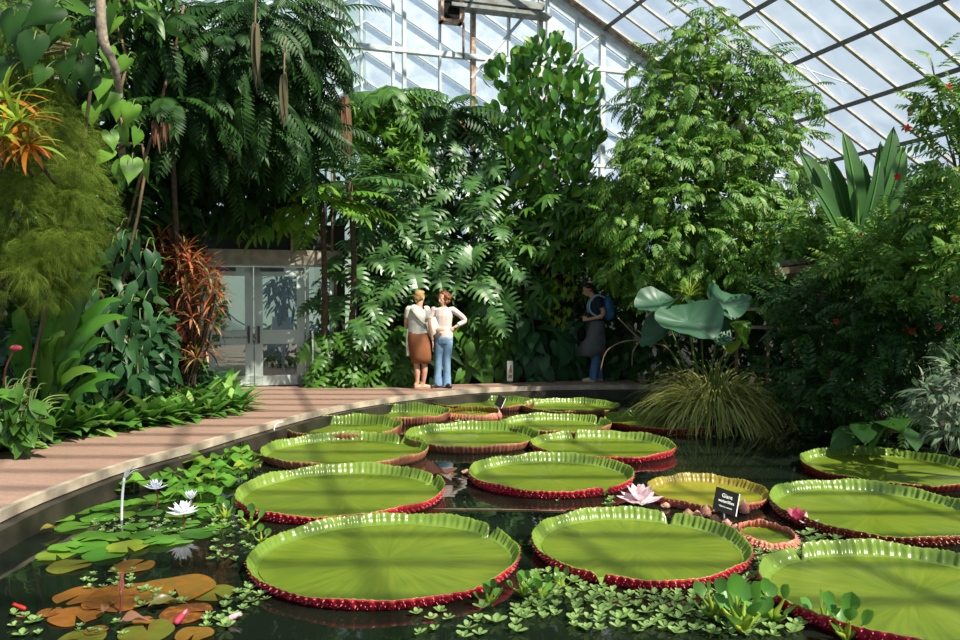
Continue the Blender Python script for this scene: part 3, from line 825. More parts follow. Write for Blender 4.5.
# ------------------------------------------------------------------ plants
LM = dict(
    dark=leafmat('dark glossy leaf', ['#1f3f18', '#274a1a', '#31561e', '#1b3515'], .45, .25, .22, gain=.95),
    mid=leafmat('mid green leaf', ['#33581c', '#416824', '#4c742a', '#2a4c1a'], .42, .26, .3, gain=1.15),
    teal=leafmat('bluish green leaf', ['#204326', '#2a4e2c', '#335a32'], .42, .25, .3, gain=1.1),
    bright=leafmat('bright green leaf', ['#46701f', '#527a26', '#5e842a', '#3c661c'], .42, .3, .3, gain=1.25),
    lime=leafmat('yellow-green leaf', ['#6a8628', '#82922c', '#587a24', '#8e9630'], .45, .35, .25, gain=1.3),
    tree=leafmat('tree leaflets', ['#3a621a', '#4c7626', '#2f541e', '#5e8230', '#416822', '#7e8c3a'], .45, .28, .25, gain=1.25),
    feather=leafmat('feathery foliage', ['#5f7820', '#748628', '#4e6a1e', '#42601a', '#848c34'], .6, .3, .15, gain=1.0),
    monstera=leafmat('split leaf green', ['#345a2a', '#406834', '#4c743c', '#305226', '#5c7e3e'], .40, .22, .5, gain=1.15),
    clusia=leafmat('thick glossy leaf', ['#2d5a1a', '#3a6a20', '#487826', '#27501a', '#66882e'], .34, .22, .5, gain=1.15),
    orange=leafmat('orange bracts', ['#b46a20', '#c08428', '#a4581c', '#808430', '#6e8430'], .5, .35, .2, gain=1.1),
    red=leafmat('red and orange croton leaf', ['#84402a', '#a8643c', '#70302a', '#604030', '#a87048', '#5a6a30', '#c49068', '#3f5a26', '#9a4a30', '#4a6a2a'], .45, .3, .3, gain=1.3),
    salmon=leafmat('salmon bud', ['#c87c6c', '#d08a78'], .5, .3, .3, gain=1.0),
    paddle=leafmat('huge paddle leaf', ['#2c5024', '#345a28', '#3d642c'], .4, .2, .4, gain=1.1),
    crimson=leafmat('drooping crimson leaf', ['#7c2c2c', '#96443c', '#5c2022', '#a8685c'], .4, .3, .3, gain=1.1),
    edging=leafmat('pale-veined edging leaf', ['#3c6a28', '#4a7630', '#346022', '#5a8038', '#7c9650'], .4, .28, .4, gain=1.4),
    sedge=leafmat('sedge blades', ['#6a7434', '#8a8a4a', '#5a6a2c', '#9a9462', '#4c5e28'], .55, .3, .15, gain=1.55),
    lotus=leafmat('waxy blue-green leaf', ['#3c6a4e', '#467454', '#386246'], .42, .2, .4, gain=.62),
    varie=leafmat('white-edged leaf', ['#60745c', '#46643e', '#8c967e', '#4e6a4a', '#a0a692'], .5, .3, .25, gain=.9),
    deadleaf=leafmat('dead brown leaf', ['#66483a', '#7a5a44', '#8c6e54', '#503a2c'], .8, .25, .15, gain=1.1),
    moss=leafmat('hanging dry roots', ['#5f5c44', '#6c644c', '#4e5038'], .9, .1, .1, gain=1.0),
    lily=leafmat('waterlily leaf', ['#457426', '#507e2a', '#5e8a2e', '#3c6a24', '#7c8c2c'], .35, .25, .45, gain=1.2),
    rusty=leafmat('bronze waterlily leaf', ['#70441f', '#7c5224', '#643820', '#6c5420', '#4f5222'], .35, .2, .45, gain=1.15, mottled=('#8a5a1c', 3.0, .5)),
    olive=leafmat('olive waterlily leaf', ['#565c20', '#5e6824', '#4e541e'], .35, .2, .45, gain=1.1, mottled=('#6a5a20', 3.0, .5)),
    lettuce=leafmat('water lettuce leaf', ['#6f8c4c', '#7e9858', '#608046', '#90a66a'], .55, .35, .25, gain=1.15),
    hyacinth=leafmat('water hyacinth leaf', ['#44742a', '#507f2e', '#5a8832', '#38672a'], .3, .32, .5, gain=1.1),
    petal=leafmat('white petal', ['#e8e6f0', '#dcdcec', '#f0eef2'], .5, .4, .3, gain=1.0),
    blush=leafmat('blush petal', ['#e2ccd0', '#ead8d8', '#d8b4bc'], .5, .4, .3, gain=1.0),
    magenta=leafmat('deep pink petal', ['#b8405c', '#c8607a', '#d8a0a8'], .5, .35, .3, gain=1.0),
    redflower=leafmat('red flower', ['#c8281c', '#d84030', '#b02018'], .5, .3, .3, gain=1.0),
)
def trunk(parent, pts, r, mat, name='trunk', seg=8):
    return mk(name, tube(pts, r, seg), mat, parent)
def branch_geo(rs, base, ells, r0, k=None, sagk=.0):
    gs = []
    b = np.asarray(base, float)
    top = np.mean([e[0] for e in ells], axis=0)
    for e in (ells if k is None else ells[:k]):
        c = np.asarray(e[0]); h = .35 + .4 * rs.rand()
        mid = b + (c - b) * np.array([.25 * h, .25 * h, h]) 
        mid2 = b + (c - b) * np.array([.6, .6, .5 + .5 * h]) + rs.normal(size=3) * .06
        gs.append(tube([b + rs.normal(size=3) * [.04, .04, 0], mid, mid2, c + np.array([0, 0, e[1][2] * .4])], [r0, r0 * .7, r0 * .45, r0 * .2], 6))
    return cat_geo(gs)
def bush(name, label, cat, base, ells, specs, seed, group=None, wood='bark', r0=.03, orient_kw=None, shell=.5):
    """specs: list of (part name, template, count, size range, leaf material)"""
    rs = np.random.RandomState(seed)
    t = thing(name, label, cat, base, group)
    for (pn, T, n, sr, mt) in specs:
        P, O = cloud(rs, ells, n, shell)
        keep = P[:, 2] > base[2] + .04
        P, O = P[keep], O[keep]
        R = orient(rs, O, **(orient_kw or {}))
        mk(pn, inst(T, P, R, rs.uniform(sr[0], sr[1], len(P))), LM[mt], t)
    mk('branches', branch_geo(rs, base, ells, r0), M[wood], t)
    return t
def ground(px, py, Y, z=FZ):
    p = W(px, py, Y); return (p[0], p[1], z)

# ---- right: the tall layered tree
T_tree = pinnate(.40, 6, .145, .054, 'lance', droop=.7, angle=.95, sag=.25, nl=2, rach=.004)
tree_e = [E(706,18,13.5,26,16,.4), E(700,48,13.4,52,18,.7), E(660,62,13.4,26,14,.5), E(742,66,13.3,44,16,.6), E(690,92,13.3,66,20,.8), E(770,92,13.2,34,12,.5), E(652,112,13.4,28,14,.6),
          E(800,96,13.0,26,8,.3), E(815,88,12.9,14,6,.2), E(722,124,13.2,82,20,.9), E(650,146,13.3,34,16,.7), E(780,136,13.0,30,14,.6), E(700,160,13.0,88,20,1.0), E(632,184,13.2,38,18,.8), E(772,176,12.8,44,18,.8),
          E(710,200,12.9,96,20,1.1), E(800,204,12.6,36,16,.7), E(628,222,13.0,40,18,.8), E(690,236,12.7,80,20,1.0), E(775,238,12.5,54,18,.9), E(640,262,12.9,44,18,.8), E(716,268,12.6,84,18,1.0), E(790,262,12.4,36,14,.7), E(690,296,12.7,60,16,.8), E(748,296,12.5,40,14,.7), E(626,104,13.6,16,7,.3)]
rs = np.random.RandomState(3)
bt = ground(705, 385, 13.9)
tree = thing('layered_tree', 'tallest light green feathery-leaved tree under the sloping glass, behind the grassy clump', 'tree', bt)
P, O = cloud(rs, tree_e, 2500, .35)
D = O * [1, 1, .25] + rs.normal(size=P.shape) * .35 + [0, -.15, -.25]
mk('foliage', inst(T_tree, P, basis(D, np.array([0, -.25, 1.0]) + rs.normal(size=P.shape) * .25), rs.uniform(.75, 1.15, len(P))), LM['tree'], tree)
trunk(tree, [bt, (bt[0] - .1, bt[1] - .1, 2.0), (bt[0] + .05, bt[1] - .3, 4.2), tree_e[0][0]], [.11, .09, .06, .02], M['bark'])
mk('branches', cat_geo([tube([np.array([bt[0], bt[1] - .2, e[0][2] - .5 - .3 * rs.rand()]), (e[0] + np.array([bt[0], bt[1] - .2, e[0][2] - .2])) / 2, e[0] + [0, 0, .05]], [.035, .022, .01], 5) for e in tree_e[1:]]), M['bark'], tree)

# ---- centre: thick-leaved glossy tree with upright oval leaves and a pale leaning trunk
T_clus = leaf(1, .52, 'obov', 6, .2, .3)
cl_e = [E(548,62,14.6,30,18,.5), E(508,84,14.6,18,26,.4), E(528,72,14.6,14,22,.3), E(580,92,14.6,14,22,.4), E(555,108,14.5,46,24,.7), E(512,130,14.5,26,26,.6), E(578,140,14.6,22,24,.5), E(545,158,14.4,50,26,.8), E(510,186,14.5,30,22,.6), E(568,190,14.5,36,22,.7)]
rs = np.random.RandomState(5)
bc = ground(540, 383, 14.75)
cl = thing('clusia_tree', 'glossy tree with thick upright oval leaves against the glass gable', 'tree', bc)
P, O = cloud(rs, cl_e, 1050, .5)
D = O * .55 + [0, -.25, .75] + rs.normal(size=P.shape) * .4
mk('foliage', inst(T_clus, P, basis(D, O + [0, -.7, .3] + rs.normal(size=P.shape) * .35), rs.uniform(.20, .34, len(P))), LM['clusia'], cl)
trunk(cl, [bc, W(527,290,14.6), W(541,226,14.4), W(556,174,14.1)], [.07, .06, .05, .055], M['pale_bark'])
mk('branches', cat_geo([tube([W(541,226,14.4), (W(541,226,14.4) + e[0]) / 2 + [0, 0, .2], e[0]], [.04, .03, .012], 6) for e in cl_e] + [tube([W(545,225,14.2), W(525,252,14.1), W(502,258,13.9)], [.025, .02, .01], 5), tube([W(538,230,14.3), W(510,215,14.1)], [.02, .01], 5), tube([W(553,216,14.2), W(536,232,14.2), W(520,238,14.1), W(512,262,14)], [.02, .016, .012, .008], 5), tube([W(560,240,14.2), W(547,268,14.0)], [.02, .012], 5)]), M['pale_bark'], cl)

# ---- centre: the wall of split-leaved climbers, each leaf its own part
rs = np.random.RandomState(17)
def climber(label, spots, seed, base, Ls=(.44, .66), mat='monstera', name='split_leaf_climber', kk=7, gap=.36, group=None, droop=.6, jitter=4, lobed=0, stemmat='stem', yaw=.55):
    rs = np.random.RandomState(seed)
    t = thing(name, label, 'plant', base, group)
    protos = [mesh_of('split_leaf', monstera(1, w, kk, gap, droop * q, lobed), LM[mat]) for w, q in ((.95, .8), (1.08, 1.1), (.9, 1.4))]
    stems = []
    for (px, py, Y) in spots:
        p = W(px + rs.uniform(-jitter, jitter), py + rs.uniform(-jitter, jitter), Y + rs.uniform(-.15, .15))
        D = np.array([rs.normal() * yaw, -.55 - .3 * rs.rand(), -.75 + .35 * rs.rand()])
        N = np.array([rs.normal() * .3, -.75, .65 + .2 * rs.normal()])
        R = basis(D[None], N[None])[0]
        s = rs.uniform(*Ls)
        o = bpy.data.objects.new('leaf', protos[rs.randint(3)]); COL.objects.link(o); o.parent = t
        mt = Matrix([[*(R[i] * s), p[i] - base[i]] for i in range(3)] + [[0, 0, 0, 1]])
        o.matrix_local = mt
        q = p + np.array([rs.normal() * .1, .45, -.15])
        stems.append(tube([q, (p + q) / 2 + [0, 0, .12], p], [.012, .009, .007], 4))
    mk('leaf_stalks', cat_geo(stems), M[stemmat], t)
    top = max(spots, key=lambda a: -a[1]); 
    pts = [np.array(base)] + [W(a[0], a[1], a[2] + .4) for a in sorted(spots, key=lambda a: -a[1])[::max(1, len(spots) // 4)]]
    mk('stem', tube(pts, .03, 6), M['dry'], t)
    return t
def grid_spots(rs, poly_rows, Y, dx=26):
    """rows: (py, px0, px1)"""
    out = []
    for k, (py, a, b) in enumerate(poly_rows):
        for px in np.arange(a + (k % 2) * dx / 2, b, dx): out.append((px, py, Y + (py - 240) * -.0008))
    return out
climber('big split-leaved climber hanging down behind the woman in jeans', grid_spots(rs, [(112,452,486),(126,440,490),(140,432,496),(154,428,500),(168,420,502),(182,416,502),(196,412,503),(210,408,504),(224,405,505),(238,402,507),(252,400,508),(266,398,508),(280,402,508),(296,466,512),(312,468,510)], 13.95, 24)[:100], 21, (-.35, 14.35, FZ))
climber('split-leaved climber with narrow fingered leaves hanging above the woman in the skirt', grid_spots(rs, [(166,366,416),(180,358,414),(194,350,412),(208,348,410),(222,352,408),(236,360,406),(250,370,404),(264,378,402),(278,380,402),(292,384,402)], 13.7, 20), 22, (-1.75, 14.1, FZ), (.45, .62), kk=8)
climber('split-leaved plant drooping beside the door post, one sunny round leaf lowest', [(338,252,13.6),(352,262,13.6),(366,282,13.5),(372,300,13.4),(350,240,13.7),(330,262,13.7),(325,296,13.6),(320,300,13.5),(382,312,13.4),(356,318,13.4),(372,326,13.3),(345,300,13.6)], 23, (-2.55, 13.95, FZ), (.42, .6))
climber('low bushy plant with deeply lobed shiny leaves by the entrance door', [(x + (y % 20) * .4, y, 13.45 - (y - 330) * .002) for y in (332, 341, 350, 359, 368, 377, 384) for x in range(312, 412, 13)], 24, (-2.1, 13.85, FZ), (.30, .44), mat='mid', name='lobed_leaf_bush', kk=5, gap=.30, yaw=.9)
T_arrow = cordate(1, .66, 7, 2, .7)
rs = np.random.RandomState(31)
bush('arrowhead_vine', 'vine of pale hanging arrow-shaped leaves behind the small white sign', 'plant', (0.15, 14.35, FZ), [E(480,345,14.05,26,42,.2), E(462,352,14.0,18,36,.2), E(505,350,14.3,20,34,.2), E(488,315,14.05,26,18,.2)], [('foliage', T_arrow, 200, (.24, .38), 'mid')], 32, orient_kw=dict(out=.35, down=.9, rnd=.35, up=.35, front=.9), wood='stem', r0=.015)
bush('heart_leaf_shrub', 'dark shrub of large shaded heart leaves in front of which the man walks', 'plant', (1.3, 14.6, FZ), [E(545,355,14.3,46,32,.25), E(585,350,14.55,34,34,.2), E(520,330,14.3,24,26,.25), E(620,355,14.6,30,30,.25)], [('foliage', T_arrow, 210, (.28, .48), 'teal')], 33, orient_kw=dict(out=.35, down=.8, rnd=.35, up=.4, front=.8), wood='stem', r0=.015)
bush('mottled_shrub', 'dim yellow mottled shrub beside the head of the man with the backpack', 'plant', (1.55, 14.75, FZ), [E(562,268,14.5,18,32,.3), E(556,305,14.5,16,24,.25), E(572,240,14.6,14,16,.25)], [('foliage', leaf(1, .5, 'ovate', 3, .2, .6), 260, (.12, .2), 'lime')], 34, orient_kw=dict(out=.5, down=.6))
T_ov0 = leaf(1, .45, 'ovate', 3, .2, .5)
T_palm = palmate(1, 8, .26)
bush('umbrella_leaf_tree', 'tree with fingered umbrella leaves spreading over the man with the backpack', 'tree', (1.0, 14.95, FZ), [E(520,210,14.4,30,24,.5), E(560,205,14.4,36,26,.6), E(600,210,14.4,34,30,.6), E(530,245,14.2,34,16,.5), E(590,250,14.3,44,18,.6), E(500,285,14.3,24,20,.4), E(630,270,14.4,26,30,.5), E(610,300,14.7,30,24,.4), E(530,290,14.6,36,26,.4)], [('foliage', T_palm, 420, (.24, .40), 'mid')], 35, orient_kw=dict(out=.5, down=.35, rnd=.4, up=.8, front=.6), r0=.035)

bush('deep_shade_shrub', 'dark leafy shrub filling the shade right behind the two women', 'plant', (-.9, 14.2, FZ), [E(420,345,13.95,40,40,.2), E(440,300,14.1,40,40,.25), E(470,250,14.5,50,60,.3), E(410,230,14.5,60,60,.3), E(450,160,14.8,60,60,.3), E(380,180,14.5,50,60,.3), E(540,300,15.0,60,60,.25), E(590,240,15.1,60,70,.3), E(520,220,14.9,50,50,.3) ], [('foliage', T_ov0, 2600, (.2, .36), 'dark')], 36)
# ---- centre left: fronds and tree ferns above the door
T_fr = pinnate(1.0, 11, .34, .085, 'lance', droop=.8, angle=1.05, sag=.3, nl=3, rach=.01, lbend=.6)
T_frw = pinnate(1.0, 9, .30, .10, 'ovate', droop=.55, angle=1.1, sag=.15, nl=3, rach=.012, lbend=.4)
def crown(name, label, cat, base, heart, n, size, T, mat, seed, elev=(.0, .8), trunk_r=.06, wood='bark', az=(0, 2 * PI), extra=None, group=None):
    """a palm or tree fern: fronds arching from the heart of the crown"""
    rs = np.random.RandomState(seed)
    t = thing(name, label, cat, base, group)
    h = np.asarray(heart, float)
    a = np.linspace(az[0], az[1], n, endpoint=False) + rs.uniform(-.2, .2, n)
    e = rs.uniform(elev[0], elev[1], n)
    D = np.c_[np.cos(a) * np.cos(e), np.sin(a) * np.cos(e), np.sin(e)]
    N = np.c_[-np.cos(a) * np.sin(e), -np.sin(a) * np.sin(e), np.cos(e)] + rs.normal(size=(n, 3)) * .15
    protos = mesh_of('frond', T, LM[mat])
    R = basis(D, N)
    for i in range(n):
        o = bpy.data.objects.new('frond', protos); COL.objects.link(o); o.parent = t
        s = rs.uniform(*size)
        p = h + D[i] * .06
        o.matrix_local = Matrix([[*(R[i][k] * s), p[k] - base[k]] for k in range(3)] + [[0, 0, 0, 1]])
    trunk(t, [base, (np.asarray(base) * .5 + h * .5) + rs.normal(size=3) * [.05, .05, 0], h], [trunk_r * 1.3, trunk_r, trunk_r * .8], M[wood])
    return t
crown('tree_fern', 'tree fern with wide flat crown just below the white gable rail', 'palm', ground(395, 385, 14.5), W(382, 96, 14.2), 15, (1.25, 1.6), T_fr, 'mid', 41, (-.25, .45))
crown('feather_palm', 'dark feather palm filling the gap between tree fern and glossy tree', 'palm', ground(455, 385, 14.6), W(448, 112, 14.3), 14, (1.0, 1.4), T_fr, 'dark', 42, (-.2, .6))
crown('cycad', 'palm with broad bright leaflets spreading flat above the entrance door', 'palm', ground(322, 385, 13.75), W(322, 200, 12.6), 13, (1.0, 1.35), T_frw, 'bright', 43, (-.35, .3), .05, az=(PI * .75, PI * 2.2))
crown('silvery_cycad', 'palm with upright greyish fronds standing behind the flat bright one', 'palm', ground(345, 380, 13.9), W(350, 182, 12.7), 10, (1.0, 1.4), T_frw, 'monstera', 44, (.0, .8), .05)
crown('lacy_palm', 'small bright palm fronds spreading over the door lintel', 'palm', ground(262, 380, 13.7, 3.08), W(250, 205, 12.9), 12, (.8, 1.05), T_fr, 'bright', 45, (-.3, .3), .03)
bush('sunlit_small_leaf_tree', 'leafy yellow-green tree crown in sun left of the split-leaved climbers', 'tree', (-2.2, 14.3, FZ), [E(380,135,13.7,44,34,.6), E(350,120,13.8,34,24,.6), E(412,160,13.7,22,26,.4), E(405,125,13.7,26,24,.4)], [('foliage', T_palm, 230, (.18, .28), 'bright')], 46, orient_kw=dict(out=.4, down=.5))

# ---- left: the great dark pinnate canopy
T_can = pinnate(1.0, 12, .22, .062, 'lance', droop=.75, angle=1.05, sag=.25, nl=3, rach=.010, lbend=.35)
can_e = [E(288,20,11,40,36,.9), E(250,30,10.6,60,44,1.0), E(200,55,10.4,56,36,1.0), E(165,30,10.2,40,34,.9), E(300,62,11.2,28,36,.7), E(285,105,11.2,36,34,.8), E(245,95,10.8,50,36,.9), E(190,105,10.4,46,28,.8), E(220,135,10.8,50,22,.8), E(300,140,11.4,34,26,.6)]
rs = np.random.RandomState(51)
b_can = ground(190, 398, 11.8)
can = thing('dark_canopy_tree', 'great dark tree with drooping feathered leaves filling the top above the entrance', 'tree', b_can)
P, O = cloud(rs, can_e, 620, .3)
D = O * [1, .9, .3] + rs.normal(size=P.shape) * .4 + [0, -.25, -.45]
mk('foliage', inst(T_can, P, basis(D, np.array([0, -.35, 1.0]) + rs.normal(size=P.shape) * .2), rs.uniform(.6, 1.0, len(P))), LM['dark'], can)
trunk(can, [b_can, (b_can[0], b_can[1], 2.6), W(215, 120, 11.2), W(240, 40, 10.8)], [.12, .11, .09, .04], M['bark'])
mk('branches', cat_geo([tube([W(215, 130, 11.2), (W(215, 120, 11.2) + e[0]) / 2 + [0, 0, .15], e[0]], [.05, .035, .012], 6) for e in can_e]), M['bark'], can)
crown('drooping_cycad', 'dark feathery fronds hanging low beside the brown withered cluster', 'palm', ground(178, 398, 11.4), W(170, 100, 9.6), 9, (.75, 1.05), T_can, 'dark', 52, (-.5, .1), .04, az=(PI, 2 * PI))
# dark understorey behind the left planting and beside the door
T_ov = leaf(1, .45, 'ovate', 3, .2, .5)
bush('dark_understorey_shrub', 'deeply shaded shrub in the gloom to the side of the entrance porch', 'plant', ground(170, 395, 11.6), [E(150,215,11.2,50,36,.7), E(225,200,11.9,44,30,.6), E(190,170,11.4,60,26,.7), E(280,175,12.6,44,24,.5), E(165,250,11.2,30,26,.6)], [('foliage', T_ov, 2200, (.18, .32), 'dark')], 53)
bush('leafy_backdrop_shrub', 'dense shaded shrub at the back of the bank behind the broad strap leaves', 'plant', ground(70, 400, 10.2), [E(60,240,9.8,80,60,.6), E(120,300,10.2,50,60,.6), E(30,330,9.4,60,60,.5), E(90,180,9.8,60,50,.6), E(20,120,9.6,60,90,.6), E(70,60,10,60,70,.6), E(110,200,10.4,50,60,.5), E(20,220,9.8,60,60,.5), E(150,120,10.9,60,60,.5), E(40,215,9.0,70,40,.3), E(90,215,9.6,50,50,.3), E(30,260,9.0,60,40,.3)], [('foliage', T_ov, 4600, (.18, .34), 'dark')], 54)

# trunks and climbers at the top left corner
b = ground(126, 398, 10.4)
tr = thing('pale_trunk_tree', 'slender tree with pale shaggy trunk reaching the top of the glasshouse', 'tree', b)
trunk(tr, [b, W(124, 250, 10.2), W(119, 90, 8.75), W(103, 40, 8.5), W(99, -30, 8.4)], [.05, .04, .042, .055, .055], M['pale_bark'])
rs = np.random.RandomState(55)
P, O = cloud(rs, [E(60,10,9.3,50,26,.7), E(140,5,9.4,46,24,.7), E(20,40,9.0,40,30,.5), E(150,55,9.8,40,22,.5), E(110,70,9.4,26,34,.5)], 760, .3)
mk('foliage', inst(leaf(1, .42, 'ovate', 3, .2, .5), P, orient(rs, O, .5, .6, .5, .6, .4), rs.uniform(.13, .24, len(P))), LM['mid'], tr)
T_heart = cordate(1, .85)
def hanging_leaves(name, label, spots, sizes, mat, seed, base, T=None, dz=.12, cat='plant', stem='stem', D0=(0, -.35, -.9), N0=(0, -.85, .45), yaw=.35):
    rs = np.random.RandomState(seed)
    t = thing(name, label, cat, base)
    me = mesh_of('leaf', T or T_heart, LM[mat]); st = []
    for (px, py, Y, s) in spots:
        p = W(px, py, Y)
        D = np.array(D0) + rs.normal(size=3) * yaw * [1, .5, .5]; N = np.array(N0) + rs.normal(size=3) * .3
        R = basis(D[None], N[None])[0]
        o = bpy.data.objects.new('leaf', me); COL.objects.link(o); o.parent = t
        sc = s * rs.uniform(*sizes)
        o.matrix_local = Matrix([[*(R[k] * sc), p[k] - base[k]] for k in range(3)] + [[0, 0, 0, 1]])
        q = p + [rs.normal() * .08, .25, dz]
        st.append(tube([q, (p + q) / 2 + [0, -.02, dz * .5], p], [.008, .007, .006], 4))
    mk('leaf_stalks', cat_geo(st), M[stem], t)
    o = sorted(spots, key=lambda a: a[1])
    pts = [np.array(base)] + [W(a[0], a[1], a[2] + .25) for a in o[::-1][::max(1, len(o) // 4)]] + [W(o[0][0], o[0][1], o[0][2] + .25)]
    mk('stem', tube(pts, .018, 6), M['dry'], t)
    return t
hanging_leaves('heart_leaf_climber', 'climber with big dark heart-shaped leaves over the top corner, nearest of all', [(34,40,7.0,1.15),(20,34,7.1,.9),(52,8,7.2,1.2),(66,60,7.4,.9),(76,48,7.5,.8),(70,78,7.4,.8),(82,62,7.5,1.0),(86,40,7.6,.8),(60,25,7.4,.9),(14,16,7.2,1.0),(92,78,7.7,.7),(44,70,7.3,.7),(8,62,7.2,.9),(30,8,7.3,1.0)], (.26, .32), 'dark', 61, (-4.75, 7.8, FZ))
hanging_leaves('bright_heart_vine', 'vine with fresh green heart leaves dangling in front of the shaggy trunk', [(102,78,8.6,1.1),(112,92,8.7,.9),(92,106,8.6,1.0),(118,104,8.7,.9),(132,108,8.7,.9),(110,134,8.6,.9),(122,128,8.7,.9),(138,132,8.7,.7),(108,152,8.6,.8),(120,164,8.6,1.0),(132,162,8.6,1.0),(146,166,8.7,.7),(115,20,8.9,1.0),(108,50,8.8,.9),(126,60,8.8,.8)], (.24, .30), 'bright', 62, (-4.7, 9.2, FZ))
hanging_leaves('overhanging_branch', 'leafy branch of long pointed leaves hanging into the top edge of the glass', [(118,-4,8.8,1.4),(136,2,8.9,1.3),(150,12,9.0,1.3),(165,22,9.0,1.2),(178,36,9.1,1.0),(60,-2,8.2,1.3),(40,-6,8,1.2)], (.30, .36), 'mid', 63, (-5.1, 9.6, FZ), T=leaf(1, .36, 'ovate', 4, .2, .6), D0=(.5, -.3, -.6))

# feathery mound and orange rosettes on the left edge
T_fea = pinnate(.19, 6, .072, .028, 'lance', droop=.8, angle=.8, sag=.2, nl=1, rach=.002, taper=.5)
rs = np.random.RandomState(71)
b = (-5.4, 8.0, FZ)
fe = thing('feathery_shrub', 'big rounded shrub of fine yellow-green feathery foliage at the picture edge', 'shrub', b)
fe_e = [E(20,215,7.6,54,44,.6), E(60,225,7.7,34,40,.5), E(10,270,7.5,46,34,.5), E(56,262,7.7,32,26,.4), E(68,180,7.9,24,36,.4), E(30,160,7.7,54,34,.5), E(40,130,7.9,44,30,.5)]
C_, _o = cloud(rs, fe_e, 110, .9)
tuft = [(c, (.17, .17, .10)) for c in C_]
P, O = cloud(rs, tuft, 6500, .5)
D = O * [.8, .8, .3] + [.3, -.4, -.1] + rs.normal(size=P.shape) * .3
mk('foliage', inst(T_fea, P, basis(D, O * .3 + [.35, -.4, .9] + rs.normal(size=P.shape) * .25), rs.uniform(.7, 1.25, len(P))), LM['feather'], fe)
mk('branches', branch_geo(rs, b, fe_e, .03), M['bark'], fe)
bush('fine_leaved_creeper', 'fine-leaved creeper glowing olive above the orange rosettes', 'plant', (-5.6, 8.2, FZ), [E(22,24,7.6,26,22,.3), E(48,40,7.8,20,18,.3), E(52,80,7.6,20,20,.3), E(8,60,7.6,18,26,.3)], [('foliage', T_fea, 900, (.7, 1.2), 'feather')], 72)
def rosette_geo(rs, n, L, w, prof='strap', el=(.2, 1.3), bend=1.0, nl=5, fold=.2):
    T = leaf(1, w / L, prof, nl, fold, bend)
    a = np.arange(n) * 2.399 + rs.uniform(0, 6)
    e = np.linspace(el[0], el[1], n) + rs.normal(size=n) * .1
    D = np.c_[np.cos(a) * np.cos(e), np.sin(a) * np.cos(e), np.sin(e)]
    N = np.c_[-np.cos(a) * np.sin(e), -np.sin(a) * np.sin(e), np.cos(e)]
    return inst(T, D * .02, basis(D, N), L * rs.uniform(.8, 1.1, n))
def rosette(name, label, cat, p, n, L, w, mat, seed, group=None, tilt=(0, 0), mat2=None, n2=0, **kw):
    rs = np.random.RandomState(seed)
    t = thing(name, label, cat, p, group)
    V, F = rosette_geo(rs, n, L, w, **kw)
    a, b_ = tilt
    Rt = np.array((Matrix.Rotation(a, 3, 'X') @ Matrix.Rotation(b_, 3, 'Y')))
    mk('leaves', (V @ Rt.T, F), LM[mat], t, world=False)
    if n2:
        V, F = rosette_geo(rs, n2, L * .85, w * 1.1, el=(-.5, .2), **{k: v for k, v in kw.items() if k != 'el'})
        mk('bracts', (V @ Rt.T, F), LM[mat2], t, world=False)
    return t
for i, (px, py, Y, L, lab) in enumerate([(20,122,6.9,.42,'uppermost orange-tipped rosette plant perched above the feathery shrub'), (6,138,6.8,.40,'orange rosette plant cut by the picture edge with drooping tongue-like leaves'), (30,146,6.85,.36,'lowest orange rosette plant with amber hanging leaves over the feathery shrub'), (8,100,7.0,.42,'greenest of the rosette plants perched by the picture edge')]):
    p = W(px, py, Y)
    r_ = rosette('bromeliad', lab, 'bromeliad', p, 16, L, .045, 'lime' if i != 2 else 'orange', 80 + i, 'orange rosette plants on the left edge', (.5, -.2), 'orange', 13)
    mk('stem', tube([(0, .08, -.06), (-.02, .25, -.16), (-.03, .45, -.26)], [.02, .02, .016], 6), M['bark'], r_, world=False)

# broad strap leaves, pink flower, lance-leaved hangers
T_strap = leaf(1, .17, 'lance', 7, .35, .7)
rs = np.random.RandomState(91)
def strap_plant(name, label, base, lvs, mat, seed, wd=None):
    """lvs: (px tip, py tip, Y tip, width) — blades arching from the base to their tips"""
    rs = np.random.RandomState(seed)
    t = thing(name, label, 'plant', base)
    for (px, py, Y, wdt) in lvs:
        tip = W(px, py, Y); b0 = np.array(base) + rs.normal(size=3) * [.06, .06, 0]
        n = 9; ts = np.linspace(0, 1, n)
        c = b0 * .45 + tip * .55 + np.array([0, 0, .28 * np.linalg.norm(tip - b0)])
        c[2] = max(c[2], tip[2] + .1)
        Q = ((1 - ts) ** 2)[:, None] * b0 + (2 * ts * (1 - ts))[:, None] * c + (ts ** 2)[:, None] * tip
        T_ = nrm(np.gradient(Q, axis=0)); X = nrm(np.cross(T_, [.25, -.8, .7])); Nn = np.cross(X, T_)
        w = wdt / 2 * np.clip(np.sin(PI * np.clip((ts - .22) / .78, 0.0, 1) ** .8), .06, 1)
        w[-1] = .004
        V = np.vstack([Q - X * w[:, None] + Nn * w[:, None] * .3, Q, Q + X * w[:, None] + Nn * w[:, None] * .3])
        F = np.array([(a * n + i, (a + 1) * n + i, (a + 1) * n + i + 1, a * n + i + 1) for a in (0, 1) for i in range(n - 1)])
        mk('leaf', (V, F), LM[mat], t)
    return t
strap_plant('broad_leaf_clump', 'clump of long arching strap leaves, two of them shining in the sun', ground(40, 418, 8.3), [(104,270,7.9,.26),(128,318,8.0,.24),(122,300,8.2,.20),(80,358,7.5,.28),(98,372,7.7,.20),(110,342,7.9,.22),(60,296,8.0,.22),(10,330,7.7,.2),(22,402,7.4,.2),(84,298,8.3,.2),(98,392,7.8,.2),(14,306,7.8,.16),(50,340,7.6,.22),(120,378,8.0,.18),(70,400,7.6,.18),(64,336,7.4,.26),(112,262,8.1,.22)], 'clusia', 92)
